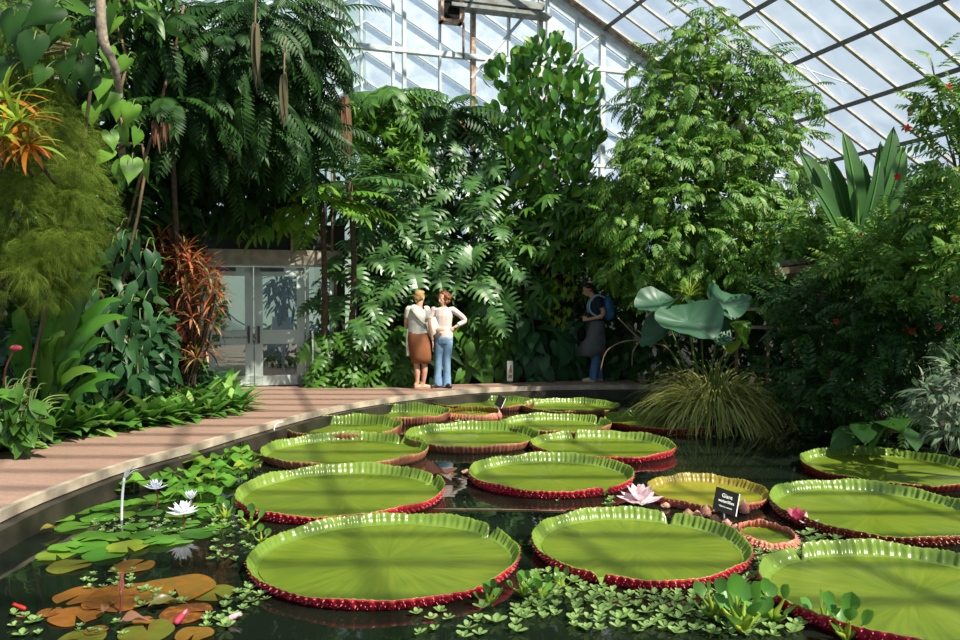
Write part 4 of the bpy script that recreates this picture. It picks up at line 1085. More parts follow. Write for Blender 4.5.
fl = thing('pink_spadix_flower', 'pink flower bud on a reddish stalk by the picture edge', 'flower', ground(8, 425, 7.75))
mk('flower_stalk', tube([ground(8, 425, 7.75), W(4, 380, 7.55), W(14, 350, 7.5)], [.010, .009, .008], 6), M['red_stem'], fl)
mk('bud', ball(W(16, 348, 7.5), (.062, .03, .032)), plain('pink bud', '#a8404a', .4), fl)
T_lan = leaf(1, .36, 'ovate', 5, .2, .7)
hanging_leaves('lance_leaf_vine', 'vine of shiny dark lance leaves hanging between feathery shrub and red foliage', [(95,246,8.9,1),(112,246,8.8,1.1),(122,240,8.8,1.1),(136,240,8.9,1.1),(146,248,8.9,1.0),(96,270,8.8,.9),(124,262,8.8,.9),(152,268,8.9,1.1),(98,288,8.7,1.1),(118,296,8.6,.9),(131,302,8.7,1.0),(140,320,8.6,1.0),(120,326,8.6,.9),(105,318,8.5,.9),(128,345,8.6,.9),(92,330,8.5,.9),(112,352,8.5,.9),(140,355,8.8,.9),(86,256,9,.9),(104,258,8.9,1),(130,252,8.9,1),(140,262,8.9,1),(112,276,8.8,1),(136,280,8.8,1),(148,284,8.9,.9),(108,302,8.7,1),(124,312,8.7,1),(144,300,8.7,.9),(100,340,8.6,1),(134,336,8.6,1),(122,362,8.6,1),(150,338,8.8,.9),(104,366,8.5,1),(138,374,8.7,1),(90,300,8.6,.9),(155,250,9,.9),(120,228,9,.9),(102,228,9,.9),(84,280,8.6,.9),(156,322,8.9,.8)], (.27, .34), 'teal', 93, (-4.75, 9.2, FZ), T=T_lan, N0=(.2, -.6, .7))

# red croton: rosettes of narrow leaves on canes
rs = np.random.RandomState(95)
b = ground(182, 400, 10.75)
cr = thing('red_cordyline', 'tall shrub of narrow red and orange leaves close to the entrance door', 'shrub', b)
heads = [(150,250),(165,262),(178,255),(170,240),(190,262),(200,268),(205,285),(196,295),(214,292),(186,290),(208,310),(192,318),(178,312),(200,335),(186,345),(196,358),(206,350),(178,335),(212,325),(182,275),(214,305),(205,265),(158,246),(186,250),(210,276),(216,292),(196,276),(176,268),(140,246),(133,262),(146,276),(138,232),(150,262),(160,238)]
gR, canes = [], []
for i, (px, py) in enumerate(heads):
    p = W(px, py, 10.4 + rs.uniform(-.2, .25))
    V, F = rosette_geo(rs, 20, .34, .038, prof='lance', el=(-.5, 1.2), bend=.7, nl=3)
    gR.append((V + p, F))
    canes.append(tube([np.array(b) + rs.normal(size=3) * [.12, .1, 0], p * .5 + np.array(b) * .5 + rs.normal(size=3) * .06, p], .013, 5))
mk('foliage', cat_geo(gR), LM['red'], cr); mk('canes', cat_geo(canes), M['bark'], cr)
P = np.array([W(px, py, 10.2) for px, py in [(141,292),(148,290),(152,318),(160,300),(168,308),(163,325),(150,335),(158,340),(172,290),(176,318),(166,350)]])
mk('hanging_leaves', inst(leaf(1, .2, 'lance', 4, .2, .5), P, basis(np.tile([0, -.15, -1.0], (len(P), 1)) + rs.normal(size=P.shape) * .2, np.tile([0, -1, .1], (len(P), 1)) + rs.normal(size=P.shape) * .3), rs.uniform(.3, .42, len(P))), LM['crimson'], cr)

# low edging plants along the path: one kind, copied
rs = np.random.RandomState(97)
protoE = None
epts = [(x, y) for x, y in [(252,398),(240,392),(228,402),(214,398),(222,386),(205,406),(194,398),(186,409),(174,402),(164,412),(152,404),(143,415),(132,408),(122,418),(110,412),(100,421),(88,414),(80,424),(66,418),(58,428),(44,424),(36,434),(24,428),(14,438),(4,444),(150,390),(175,390),(196,384),(120,398),(95,402),(238,408 - 22)]]
for i, (px, py) in enumerate(epts):
    q = onz(px, py + 14, FZ)
    q = q + np.array([-.22, .12, 0])
    if i < 3:
        pr = rosette('edging_plant', 'low pale-veined leafy plant edging the far side of the brick path', 'plant', q, 24, .50, .14, 'edging', 100 + i, 'low leafy plants along the path edge', prof='ovate', el=(.25, 1.35), bend=.9, nl=4)
        protoE = (protoE or []) + [pr]
    else:
        c = copy_tree(protoE[i % 3]); c.location = tuple(q); c.rotation_euler = (0, 0, rs.uniform(0, 6)); c.scale = (rs.uniform(.85, 1.2),) * 3
bush('shade_filler_shrub', 'dark glossy shrub filling the shade behind the low edging plants', 'shrub', ground(95, 405, 9.6), [E(60,375,8.9,40,30,.3), E(120,365,9.4,36,40,.3), E(25,365,8.4,30,40,.3), E(150,350,9.9,24,40,.3), E(175,375,10.9,40,20,.3), E(85,330,9.3,40,40,.3)], [('foliage', leaf(1, .4, 'ovate', 4, .2, .6), 900, (.18, .32), 'teal')], 99, orient_kw=dict(out=.5, down=.3, rnd=.5, up=.6, front=.5))
hanging_leaves('glossy_corner_shrub', 'shrub of plain bright leaves lowest at the picture edge beside the path', [(x, y, 7.3, 1) for x, y in [(6,392),(18,398),(30,404),(10,408),(24,416),(4,420),(36,414),(14,428),(30,430),(4,438),(42,424),(20,384)] + [(rs.uniform(0, 46), rs.uniform(392, 442)) for _ in range(34)]], (.16, .24), 'mid', 98, ground(10, 445, 7.75), T=leaf(1, .5, 'ovate', 4, .2, .6), D0=(.5, -.5, -.4), N0=(0, -.5, .8), yaw=.7)

# hanging dead clusters and root tassels
def tassel(name, label, px, py0, py1, Y, w, mat, seed, cat='roots', hangz=.5):
    rs = np.random.RandomState(seed)
    top, bot = W(px, py0, Y), W(px, py1, Y); L = top[2] - bot[2]
    t = thing(name, label, cat, top)
    T = leaf(1, .10, 'strap', 5, .3, .15)
    n = 26
    D = np.c_[rs.normal(size=n) * w * .5, rs.normal(size=n) * w * .5, -np.ones(n)]
    P = top + rs.normal(size=(n, 3)) * [w * .35, w * .35, .03]
    mk('strands', inst(T, P, basis(D, np.tile([0, -1., .1], (n, 1)) + rs.normal(size=(n, 3)) * .4), L * rs.uniform(.55, 1.0, n)), LM[mat], t)
    mk('stalk', tube([top + [0, .1, hangz], top + [0, .03, hangz * .5], top + [0, 0, -.05]], .012, 5), M['dry'], t)
    return t
tassel('root_tassel', 'long greyish tassel of hanging roots in the dark canopy, highest of them', 255, 26, 88, 8.9, .055, 'moss', 111)
tassel('root_tassel', 'slim greenish root tassel hanging nearest the glass gable corner', 284, 76, 128, 9.4, .05, 'moss', 112)
tassel('root_tassel', 'brown spindle of withered roots hanging below the tree fern', 345, 100, 165, 12.6, .08, 'deadleaf', 113)
tassel('withered_leaf_cluster', 'withered brown leaf cluster dangling from a thread in front of the dark fronds', 161, 124, 148, 8.9, .12, 'deadleaf', 114, 'leaf', .25)
tassel('withered_pod', 'small reddish withered pod hanging in the gloom below the dark canopy', 229, 142, 160, 10.0, .05, 'deadleaf', 115, 'leaf', .3)

# ------------------------------------------------------------------ right bank
T_box = leaf(1, .42, 'ovate', 2, .25, .5)
T_spray = cat_geo([inst(leaf(1, .44, 'ovate', 2, .25, .6), np.array([[0, y, -.1 * y * y] for y in (0.05, .22, .40, .58, .74, .88) for _ in (0, 1)]), basis(np.array([[sx * .8, .7, -.15] for _ in range(6) for sx in (-1, 1)]), np.tile([0, .1, 1.], (12, 1))), np.repeat([.34, .36, .34, .30, .26, .2], 2)), tube([(0, 0, 0), (0, .5, -.03), (0, 1, -.1)], [.014, .01, .005], 4, False, 1)])
sh_e = [E(935,215,8.2,26,30,.5), E(945,200,8.4,16,18,.4), E(953,160,8.0,14,24,.3), E(942,128,8.2,5,16,.15), E(932,80,8.1,8,34,.15), E(955,110,8.0,16,30,.3), E(912,246,8.8,40,24,.6), E(860,262,9.6,40,22,.6), E(925,270,8.4,44,30,.7), E(955,250,7.9,24,40,.5), E(880,240,9.2,30,14,.5)]
rs = np.random.RandomState(201)
b = (5.9, 8.9, FZ)
hib = thing('red_flowered_shrub', 'tall bushy shrub dotted with small red flowers on the shaded bank', 'shrub', b)
P, O = cloud(rs, sh_e, 900, .35)
D = O * .6 + [0, -.15, .1] + rs.normal(size=P.shape) * .5
mk('foliage', inst(T_spray, P, basis(D, np.array([0, -.4, .8]) + O * .3 + rs.normal(size=P.shape) * .3), rs.uniform(.22, .40, len(P))), LM['tree'], hib)
mk('branches', branch_geo(rs, b, sh_e, .035), M['bark'], hib)
lo_e = [E(830,330,9.9,50,30,.6), E(880,300,9.4,50,34,.6), E(900,350,8.9,54,40,.6), E(850,380,9.4,56,34,.5), E(930,320,8.5,40,44,.6), E(800,300,10.2,34,24,.5), E(820,400,9.6,30,24,.4), E(900,410,8.7,44,26,.4), E(790,380,10.3,26,36,.4)]
b2 = (5.7, 9.6, FZ)
low = thing('shaded_bank_shrub', 'sprawling dark shrub in deep shade reaching down to the water', 'shrub', b2)
P, O = cloud(rs, lo_e, 900, .4)
D = O * .6 + [-.1, -.2, .0] + rs.normal(size=P.shape) * .5
mk('foliage', inst(T_spray, P, basis(D, np.array([0, -.4, .8]) + O * .3 + rs.normal(size=P.shape) * .3), rs.uniform(.22, .40, len(P))), LM['dark'], low)
mk('branches', branch_geo(rs, b2, lo_e, .03), M['bark'], low)
# red blooms of the two shrubs: five petals each
T_five = inst(leaf(1, .7, 'obov', 3, .1, .5), np.zeros((5, 3)), basis(np.array([[math.cos(a), math.sin(a), .5] for a in np.arange(5) * 2 * PI / 5]), np.tile([0, 0, 1.], (5, 1))), np.ones(5))
fm = [(907,128,8.1),(919,262,8.3),(881,290,8.9),(955,299,7.8),(938,326,8.1),(912,331,8.4),(905,328,8.5),(836,321,9.3),(832,374,9.1),(890,367,8.6),(897,177,8.4),(910,112,8.1),(948,27 + 60,8.0),(862,236,9.2),(912,262,8.3),(871,283,9.0)]
for q, own in ((fm[:2] + fm[10:], hib), (fm[2:10], low)):
    P = np.array([W(*a) for a in q])
    mk('blossoms', inst(T_five, P, basis(np.tile([0, 0, 1.], (len(P), 1)) + rs.normal(size=P.shape) * .3, np.tile([0, -1., .1], (len(P), 1))), np.full(len(P), .045)), LM['redflower'], own)
# bird-of-paradise: individual paddle leaves
def paddle_plant(name, label, base, lvs, mat, seed):
    t = thing(name, label, 'plant', base)
    for (p0, p1, Y, wd) in lvs:
        a, c = W(p0[0], p0[1], Y), W(p1[0], p1[1], Y - .25)
        d = c - a; L = np.linalg.norm(d)
        T = leaf(L, wd, 'paddle', 10, .35, .35)
        R = basis(d[None], np.array([[.25, -1, .25]]))
        G = inst(T, [a], R, [1])
        lf_ = mk('leaf', G, LM[mat], t)
        mk('midrib', tube(G[0][1::3] + [0, -.012, 0], np.linspace(.022, .006, len(G[0][1::3])), 6, True, 1), LM['edging'], lf_)
        mk('leaf_stalk', tube([np.array(base), np.array(base) * .3 + a * .7 + [0, 0, -.1], a], [.03, .025, .018], 6), M['stem'], lf_)
    return t
paddle_plant('bird_of_paradise_plant', 'plant with huge upright paddle leaves rising against the sloping roof', (5.2, 12.0, FZ),
    [((840,240),(812,146),10.9,.34),((850,240),(838,154),10.7,.26),((858,240),(857,128),10.6,.30),((862,240),(872,158),10.9,.22),((864,240),(908,124),10.7,.34),((872,246),(916,144),10.5,.28),((858,246),(890,160),10.4,.24),((872,248),(912,182),10.6,.22),((846,246),(822,182),10.5,.22),((868,234),(892,140),10.9,.26)], 'paddle', 211)
bush('bank_understory_shrub', 'small sunny shrub tucked under the huge paddle leaves', 'plant', (5.1, 11.9, FZ), [E(810,228,11.3,40,20,.5), E(845,240,11.0,40,18,.5), E(800,250,11.4,30,16,.5)], [('foliage', T_spray, 200, (.28, .44), 'tree')], 212)
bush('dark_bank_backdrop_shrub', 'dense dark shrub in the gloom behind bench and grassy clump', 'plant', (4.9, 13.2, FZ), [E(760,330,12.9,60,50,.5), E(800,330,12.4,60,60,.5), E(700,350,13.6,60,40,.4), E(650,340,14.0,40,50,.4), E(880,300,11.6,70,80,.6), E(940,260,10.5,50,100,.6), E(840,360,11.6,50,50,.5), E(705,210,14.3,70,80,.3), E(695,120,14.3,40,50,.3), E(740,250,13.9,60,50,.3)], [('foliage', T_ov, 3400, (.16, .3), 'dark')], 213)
bush('white_edged_shrub', 'shrub with narrow white-edged leaves at the picture edge over the dark bank', 'shrub', (4.85, 7.35, FZ), [E(945,405,7.2,26,30,.35), E(958,380,7.2,22,24,.3), E(930,392,7.1,18,12,.2), E(950,430,7.0,20,12,.25)], [('foliage', leaf(1, .24, 'lance', 4, .2, .7), 420, (.12, .20), 'varie')], 214, orient_kw=dict(out=.9, down=.25, rnd=.4))
hanging_leaves('waterside_aroid', 'plant with broad dark leaves lying just above the black water under the bank', [(868,425,8.3,1.1),(893,420,8.2,1.2),(880,432,8.15,1.0),(908,430,8.0,1.0),(850,434,8.5,.9)], (.34, .40), 'dark', 215, (5.0, 8.9, FZ), D0=(-.5, -.6, -.1), N0=(0, -.15, .95), yaw=.4, dz=-.12)
# old bench and rail in the gloom
a, c = W(774, 272, 11.0), W(826, 266, 11.0)
bn = thing('timber_frame', 'weathered timber beam on posts half hidden behind the leaves in the gloom', 'frame', (c[0], c[1], FZ))
mk('beam', beam(a, c, .07, .09), M['dry'], bn, False)
mk('beam', beam(a + [.1, .25, .12], c + [0, .25, .12], .06, .08), M['pale_bark'], bn, False)
for e, dy in ((c, 0), (c, .25), (a + [.35, 0, 0], 0)):
    mk('post', box((e[0] - .09, e[1] + dy - .03, FZ), (e[0] - .03, e[1] + dy + .03, e[2])), M['bark'], bn, False)
rl = thing('low_railing', 'low pale two-bar railing in the gloom behind the grassy clump', 'railing', (4.2, 11.75, FZ))
for py in (309, 327):
    mk('rail', beam(W(735, py, 11.75), W(800, py + 1, 11.75), .03, .05), M['pale_bark'], rl, False)
for px in (737, 768, 798):
    q = W(px, 305, 11.78); mk('post', box((q[0] - .02, q[1] - .02, FZ), (q[0] + .02, q[1] + .02, q[2])), M['dry'], rl, False)

# ---- island: grassy clump and big waxy leaves
ib = (3.24, 10.95, 0)
isl = mk('trim_4', lathe([(.45, -.4), (.52, 0), (.40, .14), (0.001, .18)], ib, 24), M['soil']); isl['kind'] = 'structure'
rs = np.random.RandomState(221)
sed = thing('sedge_clump', 'shaggy clump of arching straw-green grass standing in the pond', 'grass', (3.28, 10.75, .1))
T_bl = leaf(1, .013, 'strap', 8, .3, 2.1)
n = 2300
a = rs.uniform(0, 2 * PI, n); e = np.abs(rs.normal(1.08, .36, n))
D = np.c_[np.cos(a) * np.cos(e), np.sin(a) * np.cos(e), np.sin(e)]
N = np.c_[-np.cos(a) * np.sin(e), -np.sin(a) * np.sin(e), np.cos(e)] + rs.normal(size=(n, 3)) * .2
P = np.c_[np.cos(a), np.sin(a), np.zeros(n)] * (rs.uniform(0, .38, n))[:, None] + [3.28, 10.75, .14]
mk('blades', inst(T_bl, P, basis(D, N), rs.uniform(.6, 1.3, n)), LM['sedge'], sed)
dk = np.array([[3.15, 10.75, .2]])
lot = thing('waxy_leaf_plant', 'plant with big round waxy leaves towering over the grassy clump', 'plant', (3.2, 11.1, .1))
def peltate(rx, ry, cup, wav, ph, nr=5, n=28):
    th = np.arange(n) * 2 * PI / n; V = [(0, 0, -.02)]
    for r in np.linspace(1 / nr, 1, nr):
        z = .010 * r * np.cos(11 * th) + cup * r * r + wav * r * r * np.sin(3 * th + ph) * .6 + wav * r * r * np.sin(2 * th + 1.3 * ph)
        V += list(np.c_[rx * r * np.cos(th), ry * r * np.sin(th), z])
    i = np.arange(n); j = (i + 1) % n
    return np.array(V), [np.c_[np.zeros(n, int), 1 + i, 1 + j], np.vstack([np.c_[1 + k * n + i, 1 + (k + 1) * n + i, 1 + (k + 1) * n + j, 1 + k * n + j] for k in range(nr - 1)])]
for (px, py, Y, rx, ry, tx, ty, mt, ph) in [(688,322,10.5,.46,.36,.75,-.05,'lotus',.4),(724,303,10.8,.31,.30,.8,.25,'lotus',1.5),(660,304,10.9,.36,.26,.45,-.2,'lotus',2.5),(661,334,10.8,.34,.24,.6,-.65,'lotus',3.3),(718,332,10.7,.20,.26,1.1,.1,'lotus',4.0),(739,336,10.8,.14,.28,.7,.9,'bright',5.0),(702,310,11.1,.30,.26,.5,.2,'teal',.9),(727,346,10.9,.12,.16,.8,.2,'lime',2.0)]:
    p = W(px, py, Y)
    Rm = np.array(Matrix.Rotation(tx, 3, 'X') @ Matrix.Rotation(ty, 3, 'Y'))
    V, F = peltate(rx, ry, .08, .085, ph, 6, 40)
    lf_ = mk('leaf', (V @ Rm.T + p, F), LM[mt], lot)
    mk('leaf_stalk', tube([(3.2 + .1 * math.cos(ph), 11.0, .12), (p + np.array([3.2, 11.0, 0])) / 2 + [0, 0, .1], p + [0, .02, -.02]], [.016, .013, .010], 6), M['stem'], lf_)
mk('bent_stem', tube([(3.0, 11.0, .2), W(672,352,11.0), W(642,340,11.1), W(618,318,11.3)], [.016, .014, .012, .010], 6), M['dry'], lot)
mk('bent_stem', tube([W(642,340,11.1), W(622,342,11.1), W(606,352,11.1), W(600,372,11.1)], [.012, .011, .010, .008], 6), M['dry'], lot)
mk('bent_stem', tube([W(640,341,11.05), W(633,352,11.0), W(632,366,11.0)], [.011, .010, .008], 6), M['dry'], lot)
T_pap = rosette_geo(rs, 30, .34, .012, prof='strap', el=(.2, 1.5), bend=.8, nl=4)
pap = thing('papyrus_tuft', 'thin spiky green tuft sticking up among the round waxy leaves', 'plant', (3.25, 11.0, .1))
mk('leaves', (T_pap[0] + W(690, 296, 10.9), T_pap[1]), LM['lime'], pap)
mk('stem', tube([(3.22, 10.98, .1), W(691, 330, 10.9), W(688, 276, 10.9)], [.012, .01, .004], 5), M['stem'], pap)
# duckweed at the island's foot
n = 900
P = np.c_[rs.normal(3.3, .45, n), rs.normal(10.15, .16, n), np.full(n, .004)]
disc = (np.array([(.012 * math.cos(a), .012 * math.sin(a), 0) for a in np.arange(6) * PI / 3]), np.array([list(range(6))]))
dw = mk('duckweed', inst(disc, P, basis(np.c_[np.cos(P[:, 0] * 99), np.sin(P[:, 0] * 99), np.zeros(n)], np.tile([0, 0, 1.], (n, 1))), rs.uniform(.8, 1.8, n)), LM['lettuce'])
tag(dw, 'scum of tiny floating duckweed at the foot of the grassy clump', 'duckweed', None, 'stuff')

# ------------------------------------------------------------------ waterlily patch by the curb
def lilypad_geo(r, scal=0, wav=.012, seed=0, slit=.16, n=40, cup=0.0):
    rs = np.random.RandomState(seed)
    th = np.linspace(slit, 2 * PI - slit, n); V = [(0, 0, 0)]
    ph = rs.uniform(0, 6, 3)
    edge = 1 + (scal * np.abs(np.sin(9 * th)) if scal else 0) + .03 * np.sin(3 * th + ph[0])
    for q in (.35, .7, 1.0):
        z = wav * q * q * np.sin(4 * th + ph[1]) + wav * .6 * q * np.sin(2 * th + ph[2]) + cup * q * q
        V += list(np.c_[np.cos(th) * r * edge * q, np.sin(th) * r * edge * q, z])
    i = np.arange(n - 1)
    return np.array(V), [np.c_[np.zeros(n - 1, int), 1 + i, 2 + i], np.vstack([np.c_[1 + k * n + i, 1 + (k + 1) * n + i, 2 + (k + 1) * n + i, 2 + k * n + i] for k in (0, 1)])]
PROTO = {}
def lily(px, py, wpx, z, mat, label, group, seed, scal=0, wav=.012, tilt=(0, 0), stalk=False, cup=0.0):
    p = onz(px, py, z); r = wpx / 2 * p[1] / FPX
    key = (scal, wav, seed % 4, mat, cup)
    if key not in PROTO: PROTO[key] = mesh_of('lily_leaf', lilypad_geo(1, scal, wav / .16, seed % 4, cup=cup), LM[mat])
    rs = np.random.RandomState(seed)
    t = bpy.data.objects.new('lily_leaf', PROTO[key]); COL.objects.link(t)
    t.location = tuple(p); t.scale = (r,) * 3; t.rotation_euler = (tilt[0], tilt[1], rs.uniform(0, 6.28))
    tag(t, label, 'lily leaf', group)
    if stalk:
        s = mk('leaf_stalk', tube([(0, 0, 0), (.1, 0, -p[2] / r * .5), (.15, .05, -(p[2] + .05) / r)], .007 / r, 5, True, 2), M['stem'], t, world=False)
    return t
rs = np.random.RandomState(231)
up = [(465,45,80),(540,45,70),(500,75,90),(535,100,70),(620,80,90),(650,50,60),(700,35,60),(740,25,60),(610,15,66),(720,65,60),(800,70,70),(640,130,100),(480,150,66),(375,165,90),(300,185,90),(600,125,70),(690,105,80),(770,110,70),(830,105,80),(560,170,80),(540,205,80),(635,195,80),(720,180,80),(775,160,80),(590,190,60),(665,150,60),(850,60,60),(520,130,60),(445,75,60),(760,45,50),(580,60,60),(420,110,70),(460,110,70),(575,145,70),(615,160,70),(700,150,70),(745,130,70),(790,130,70),(845,95,60),(680,205,80),(600,215,80),(655,100,70),(480,60,70),(560,80,60),(505,170,70),(735,85,60),(690,60,60),(800,40,60),(640,40,60),(530,30,60)]
for i, (cx, cy, w) in enumerate(up):
    z = .07 + .07 * rs.rand()
    lily(40 + cx * .25, 440 + cy * .25, w * .25 * 1.35, z, 'lily', 'round green waterlily leaf raised on its stalk in the patch along the stone curb', 'raised round waterlily leaves by the curb', 300 + i, 0, .03, (rs.uniform(-.05, .15), rs.uniform(-.12, .12)), True, cup=.08)
fl_ = [(150,282,130),(60,315,140),(130,345,130),(230,310,130),(310,255,110),(200,385,130),(100,425,120),(65,458,150),(190,425,150),(260,455,170),(300,385,120),(350,425,160),(420,380,120),(480,400,120),(545,400,140),(640,370,150),(430,240,150),(590,335,100),(680,300,100),(690,240,100),(650,255,90),(520,355,100),(440,290,100),(560,295,110),(620,285,90),(500,240,80),(380,345,100),(250,270,90),(330,300,100),(720,340,80)]
for i, (cx, cy, w) in enumerate(fl_):
    lily(40 + cx * .25, 440 + cy * .25, w * .25 * .98, .006 + .0035 * (i % 7), 'lily', 'flat scalloped green waterlily leaf lying on the water around the white blooms', 'flat green waterlily leaves around the white blooms', 400 + i, .05, .006)
ru = [(275,188,95,'rusty','bronze waterlily leaf nearest the tiny lettuces, left of the upright pink bud'),(455,90,82,'rusty','bronze waterlily leaf lying alone in front of the green leaf patch'),(235,88,80,'olive','olive half-split waterlily leaf just below the bright green patch'),(435,190,150,'rusty','broad orange waterlily leaf right behind the upright pink bud'),(600,165,150,'rusty','broad orange-brown waterlily leaf at the back of the bronze group'),(735,180,85,'olive','olive brown waterlily leaf touching the largest giant pad'),(260,258,102,'rusty','reddest bronze waterlily leaf in the corner group'),(640,248,100,'rusty','dark bronze waterlily leaf under the leaning pink bud'),(505,312,105,'olive','olive green waterlily leaf at the bottom edge of the picture'),(665,322,74,'rusty','bronze-green waterlily leaf cut by the bottom edge beside the olive one'),(280,338,90,'olive','dull green waterlily leaf half out of the bottom edge'),(170,247,46,'rusty','small bronze waterlily leaf peeping out behind the reddest one'),(330,308,44,'rusty','small reddish leaf scrap by the tiny lettuces at the bottom'),(490,276,40,'rusty','small bronze leaf between the curled dead leaves and the olive one'),(340,215,66,'rusty','small orange leaf between the broad orange and the reddest leaf')]
for i, (cx, cy, w, mt, lb_) in enumerate(ru):
    lily(cx * .2917, 540 + cy * .2917, w * .2917 * 1.75, .005 + .003 * (i % 5), mt, lb_, None, 500 + i, 0, .005)
def curled(px, py, L, w, mat, label, seed, rz, name='dead_lily_leaf'):
    p = onz(px, py, .02)
    V, F = leaf(L, w, 'ovate', 8, 1.0, .6, wave=.5)
    t = mk(name, (V, F), LM[mat]); t.location = tuple(p + [0, 0, .03]); t.rotation_euler = (.15, .2, rz)
    return tag(t, label, 'dead leaf')
curled(120, 628, .16, .06, 'deadleaf', 'curled dead brown leaf folded over beside the upright pink bud', 1, -1.2)
curled(148, 612, .22, .06, 'rusty', 'long curled bronze leaf running from the pink bud to the lettuces', 2, -1.0)
curled(103, 618, .12, .04, 'deadleaf', 'small upright curled brown leaf in the bronze leaf group', 3, .3)
fo = curled(40, 534, .15, .04, 'orange', 'fallen orange leaf floating alone on the dark water near the curb', 4, -.75, 'fallen_leaf')
fo['category'] = 'leaf'

def bloom(name, label, p, r, n, mat, seed, whorls=3, stalk_to=None, stamen='lime', cat='flower', closed=0.0, open0=.1, pw=.34):
    rs = np.random.RandomState(seed)
    t = thing(name, label, cat, p)
    T = leaf(1, pw, 'lance', 5, .5, -.5)
    Dl, Nl, Sl = [], [], []
    for k in range(whorls):
        e = open0 + closed + k * (1.15 - closed * .3) / max(1, whorls - 1)
        for q in range(n):
            a = (q + .5 * k) * 2 * PI / n + rs.uniform(-.08, .08)
            ee = e + rs.uniform(-.08, .08)
            Dl.append((math.cos(a) * math.cos(ee), math.sin(a) * math.cos(ee), math.sin(ee)))
            Nl.append((-math.cos(a) * math.sin(ee), -math.sin(a) * math.sin(ee), math.cos(ee))); Sl.append(r * (1 - .12 * k))
    mk('petals', inst(T, np.array(Dl) * .008, basis(np.array(Dl), np.array(Nl)), Sl), LM[mat], t, world=False)
    if stamen:
        m_ = 24; a = rs.uniform(0, 6.28, m_); e = rs.uniform(.7, 1.5, m_)
        D = np.c_[np.cos(a) * np.cos(e), np.sin(a) * np.cos(e), np.sin(e)]
        mk('stamens', inst(leaf(1, .1, 'strap', 2, .2, .1), np.zeros((m_, 3)), basis(D, np.c_[-D[:, 0] * .3, -D[:, 1] * .3, np.ones(m_)]), r * .38), LM[stamen], t, world=False)
    if stalk_to is not None:
        d = np.array(stalk_to) - np.array(p)
        mk('flower_stalk', tube([(0, 0, 0), d * .5 + [.01, .01, 0], d], .006, 6), M['red_stem'], t, world=False)
    return t
def fp(px, py, z): return onz(px, py, z)
p = fp(156, 489, .16); bloom('white_waterlily', 'smaller white waterlily bloom held above the leaves, closer to the curb', p, .10, 9, 'petal', 241, 3, (p[0], p[1], -.02))
p = fp(183, 514, .12); bloom('white_waterlily', 'largest white waterlily bloom with pointed petals in the leaf patch', p, .125, 10, 'petal', 242, 3, (p[0], p[1], -.02))
p = fp(191, 500, .10); bloom('white_waterlily', 'half closed white waterlily bloom behind the largest white one', p, .085, 7, 'petal', 243, 2, (p[0], p[1], -.02), closed=.6)
def bud(name, label, base, tip, r, mat, seed, stalk=True):
    t = thing(name, label, 'flower bud', base)
    b0, tp = np.array(base, float), np.array(tip, float); d = tp - b0; L = np.linalg.norm(d)
    k = .5 if stalk else .05
    q = b0 + d * k
    T = leaf(1, .26, 'ovate', 5, .9, -.1)
    ax = d / L; a = np.arange(6) * PI / 3
    x = nrm(np.cross(ax, [.3, .9, .1])); y = np.cross(ax, x)
    side = np.outer(np.cos(a), x) + np.outer(np.sin(a), y)
    mk('petals', cat_geo([inst(T, np.tile(q, (6, 1)) + side * r * .35, basis(np.tile(ax, (6, 1)) + side * .12, -side), np.full(6, L * (1 - k))), tube([q - d * .02, q + d * .12, q + d * (1 - k) * .5, q + d * (1 - k) * .92], [r * .5, r * .8, r * .75, r * .1], 8)]), LM[mat], t)
    if stalk: mk('flower_stalk', tube([b0 + [0, 0, -.03], b0 + d * .25 + [.01, 0, 0], q], .007, 6), M['red_stem'], t)
    return t
bud('waterlily_bud', 'upright salmon pink bud on a tall stalk over the bronze leaves', fp(119,613,.0), fp(119,613,.0) + [.02, 0, .23], .013, 'salmon', 251)
bud('waterlily_bud', 'leaning pink bud lying over the dark bronze leaf', fp(175,624,.02), fp(187,610,.06), .022, 'magenta', 252, False)
bud('waterlily_bud', 'pale pink bud resting among the lettuces nearest the largest giant pad', fp(228,619,.02), fp(242,613,.05), .02, 'blush', 253, False)
bud('waterlily_bud', 'bright red bud poking out beside the corner water lettuce', fp(26,609,.02), fp(13,604,.04), .014, 'redflower', 254, False)
# pale forked pipe in the patch, bent rod on the curbside pad
pp = fp(121, 520, 0)
pi = thing('forked_pipe', 'pale upright pipe with wiry forked top standing in the waterlily patch', 'pipe', pp)
mk('pole', tube([pp + [0, 0, -.2], pp + [.01, 0, .15], pp + [.03, 0, .34]], .011, 8), M['white_metal'], pi)
for d in ((.04, 0, .07), (.09, 0, .10), (.10, .02, .06), (.01, .0, .06)):
    mk('wire_tip', tube([pp + [.03, 0, .33], pp + np.array([.03, 0, .35]) + np.array(d) * .6, pp + np.array([.03, 0, .34]) + d], [.007, .006, .004], 5), M['white_metal'], pi)
q = fp(274, 441, .02)
rd = thing('bent_rod', 'thin white rod arching over the rim of the curbside giant pad', 'rod', q)
mk('rod', tube([q, q + [0, .02, .16], q + [.03, .04, .21], q + [.09, .08, .225]], .011, 6), M['white'], rd)

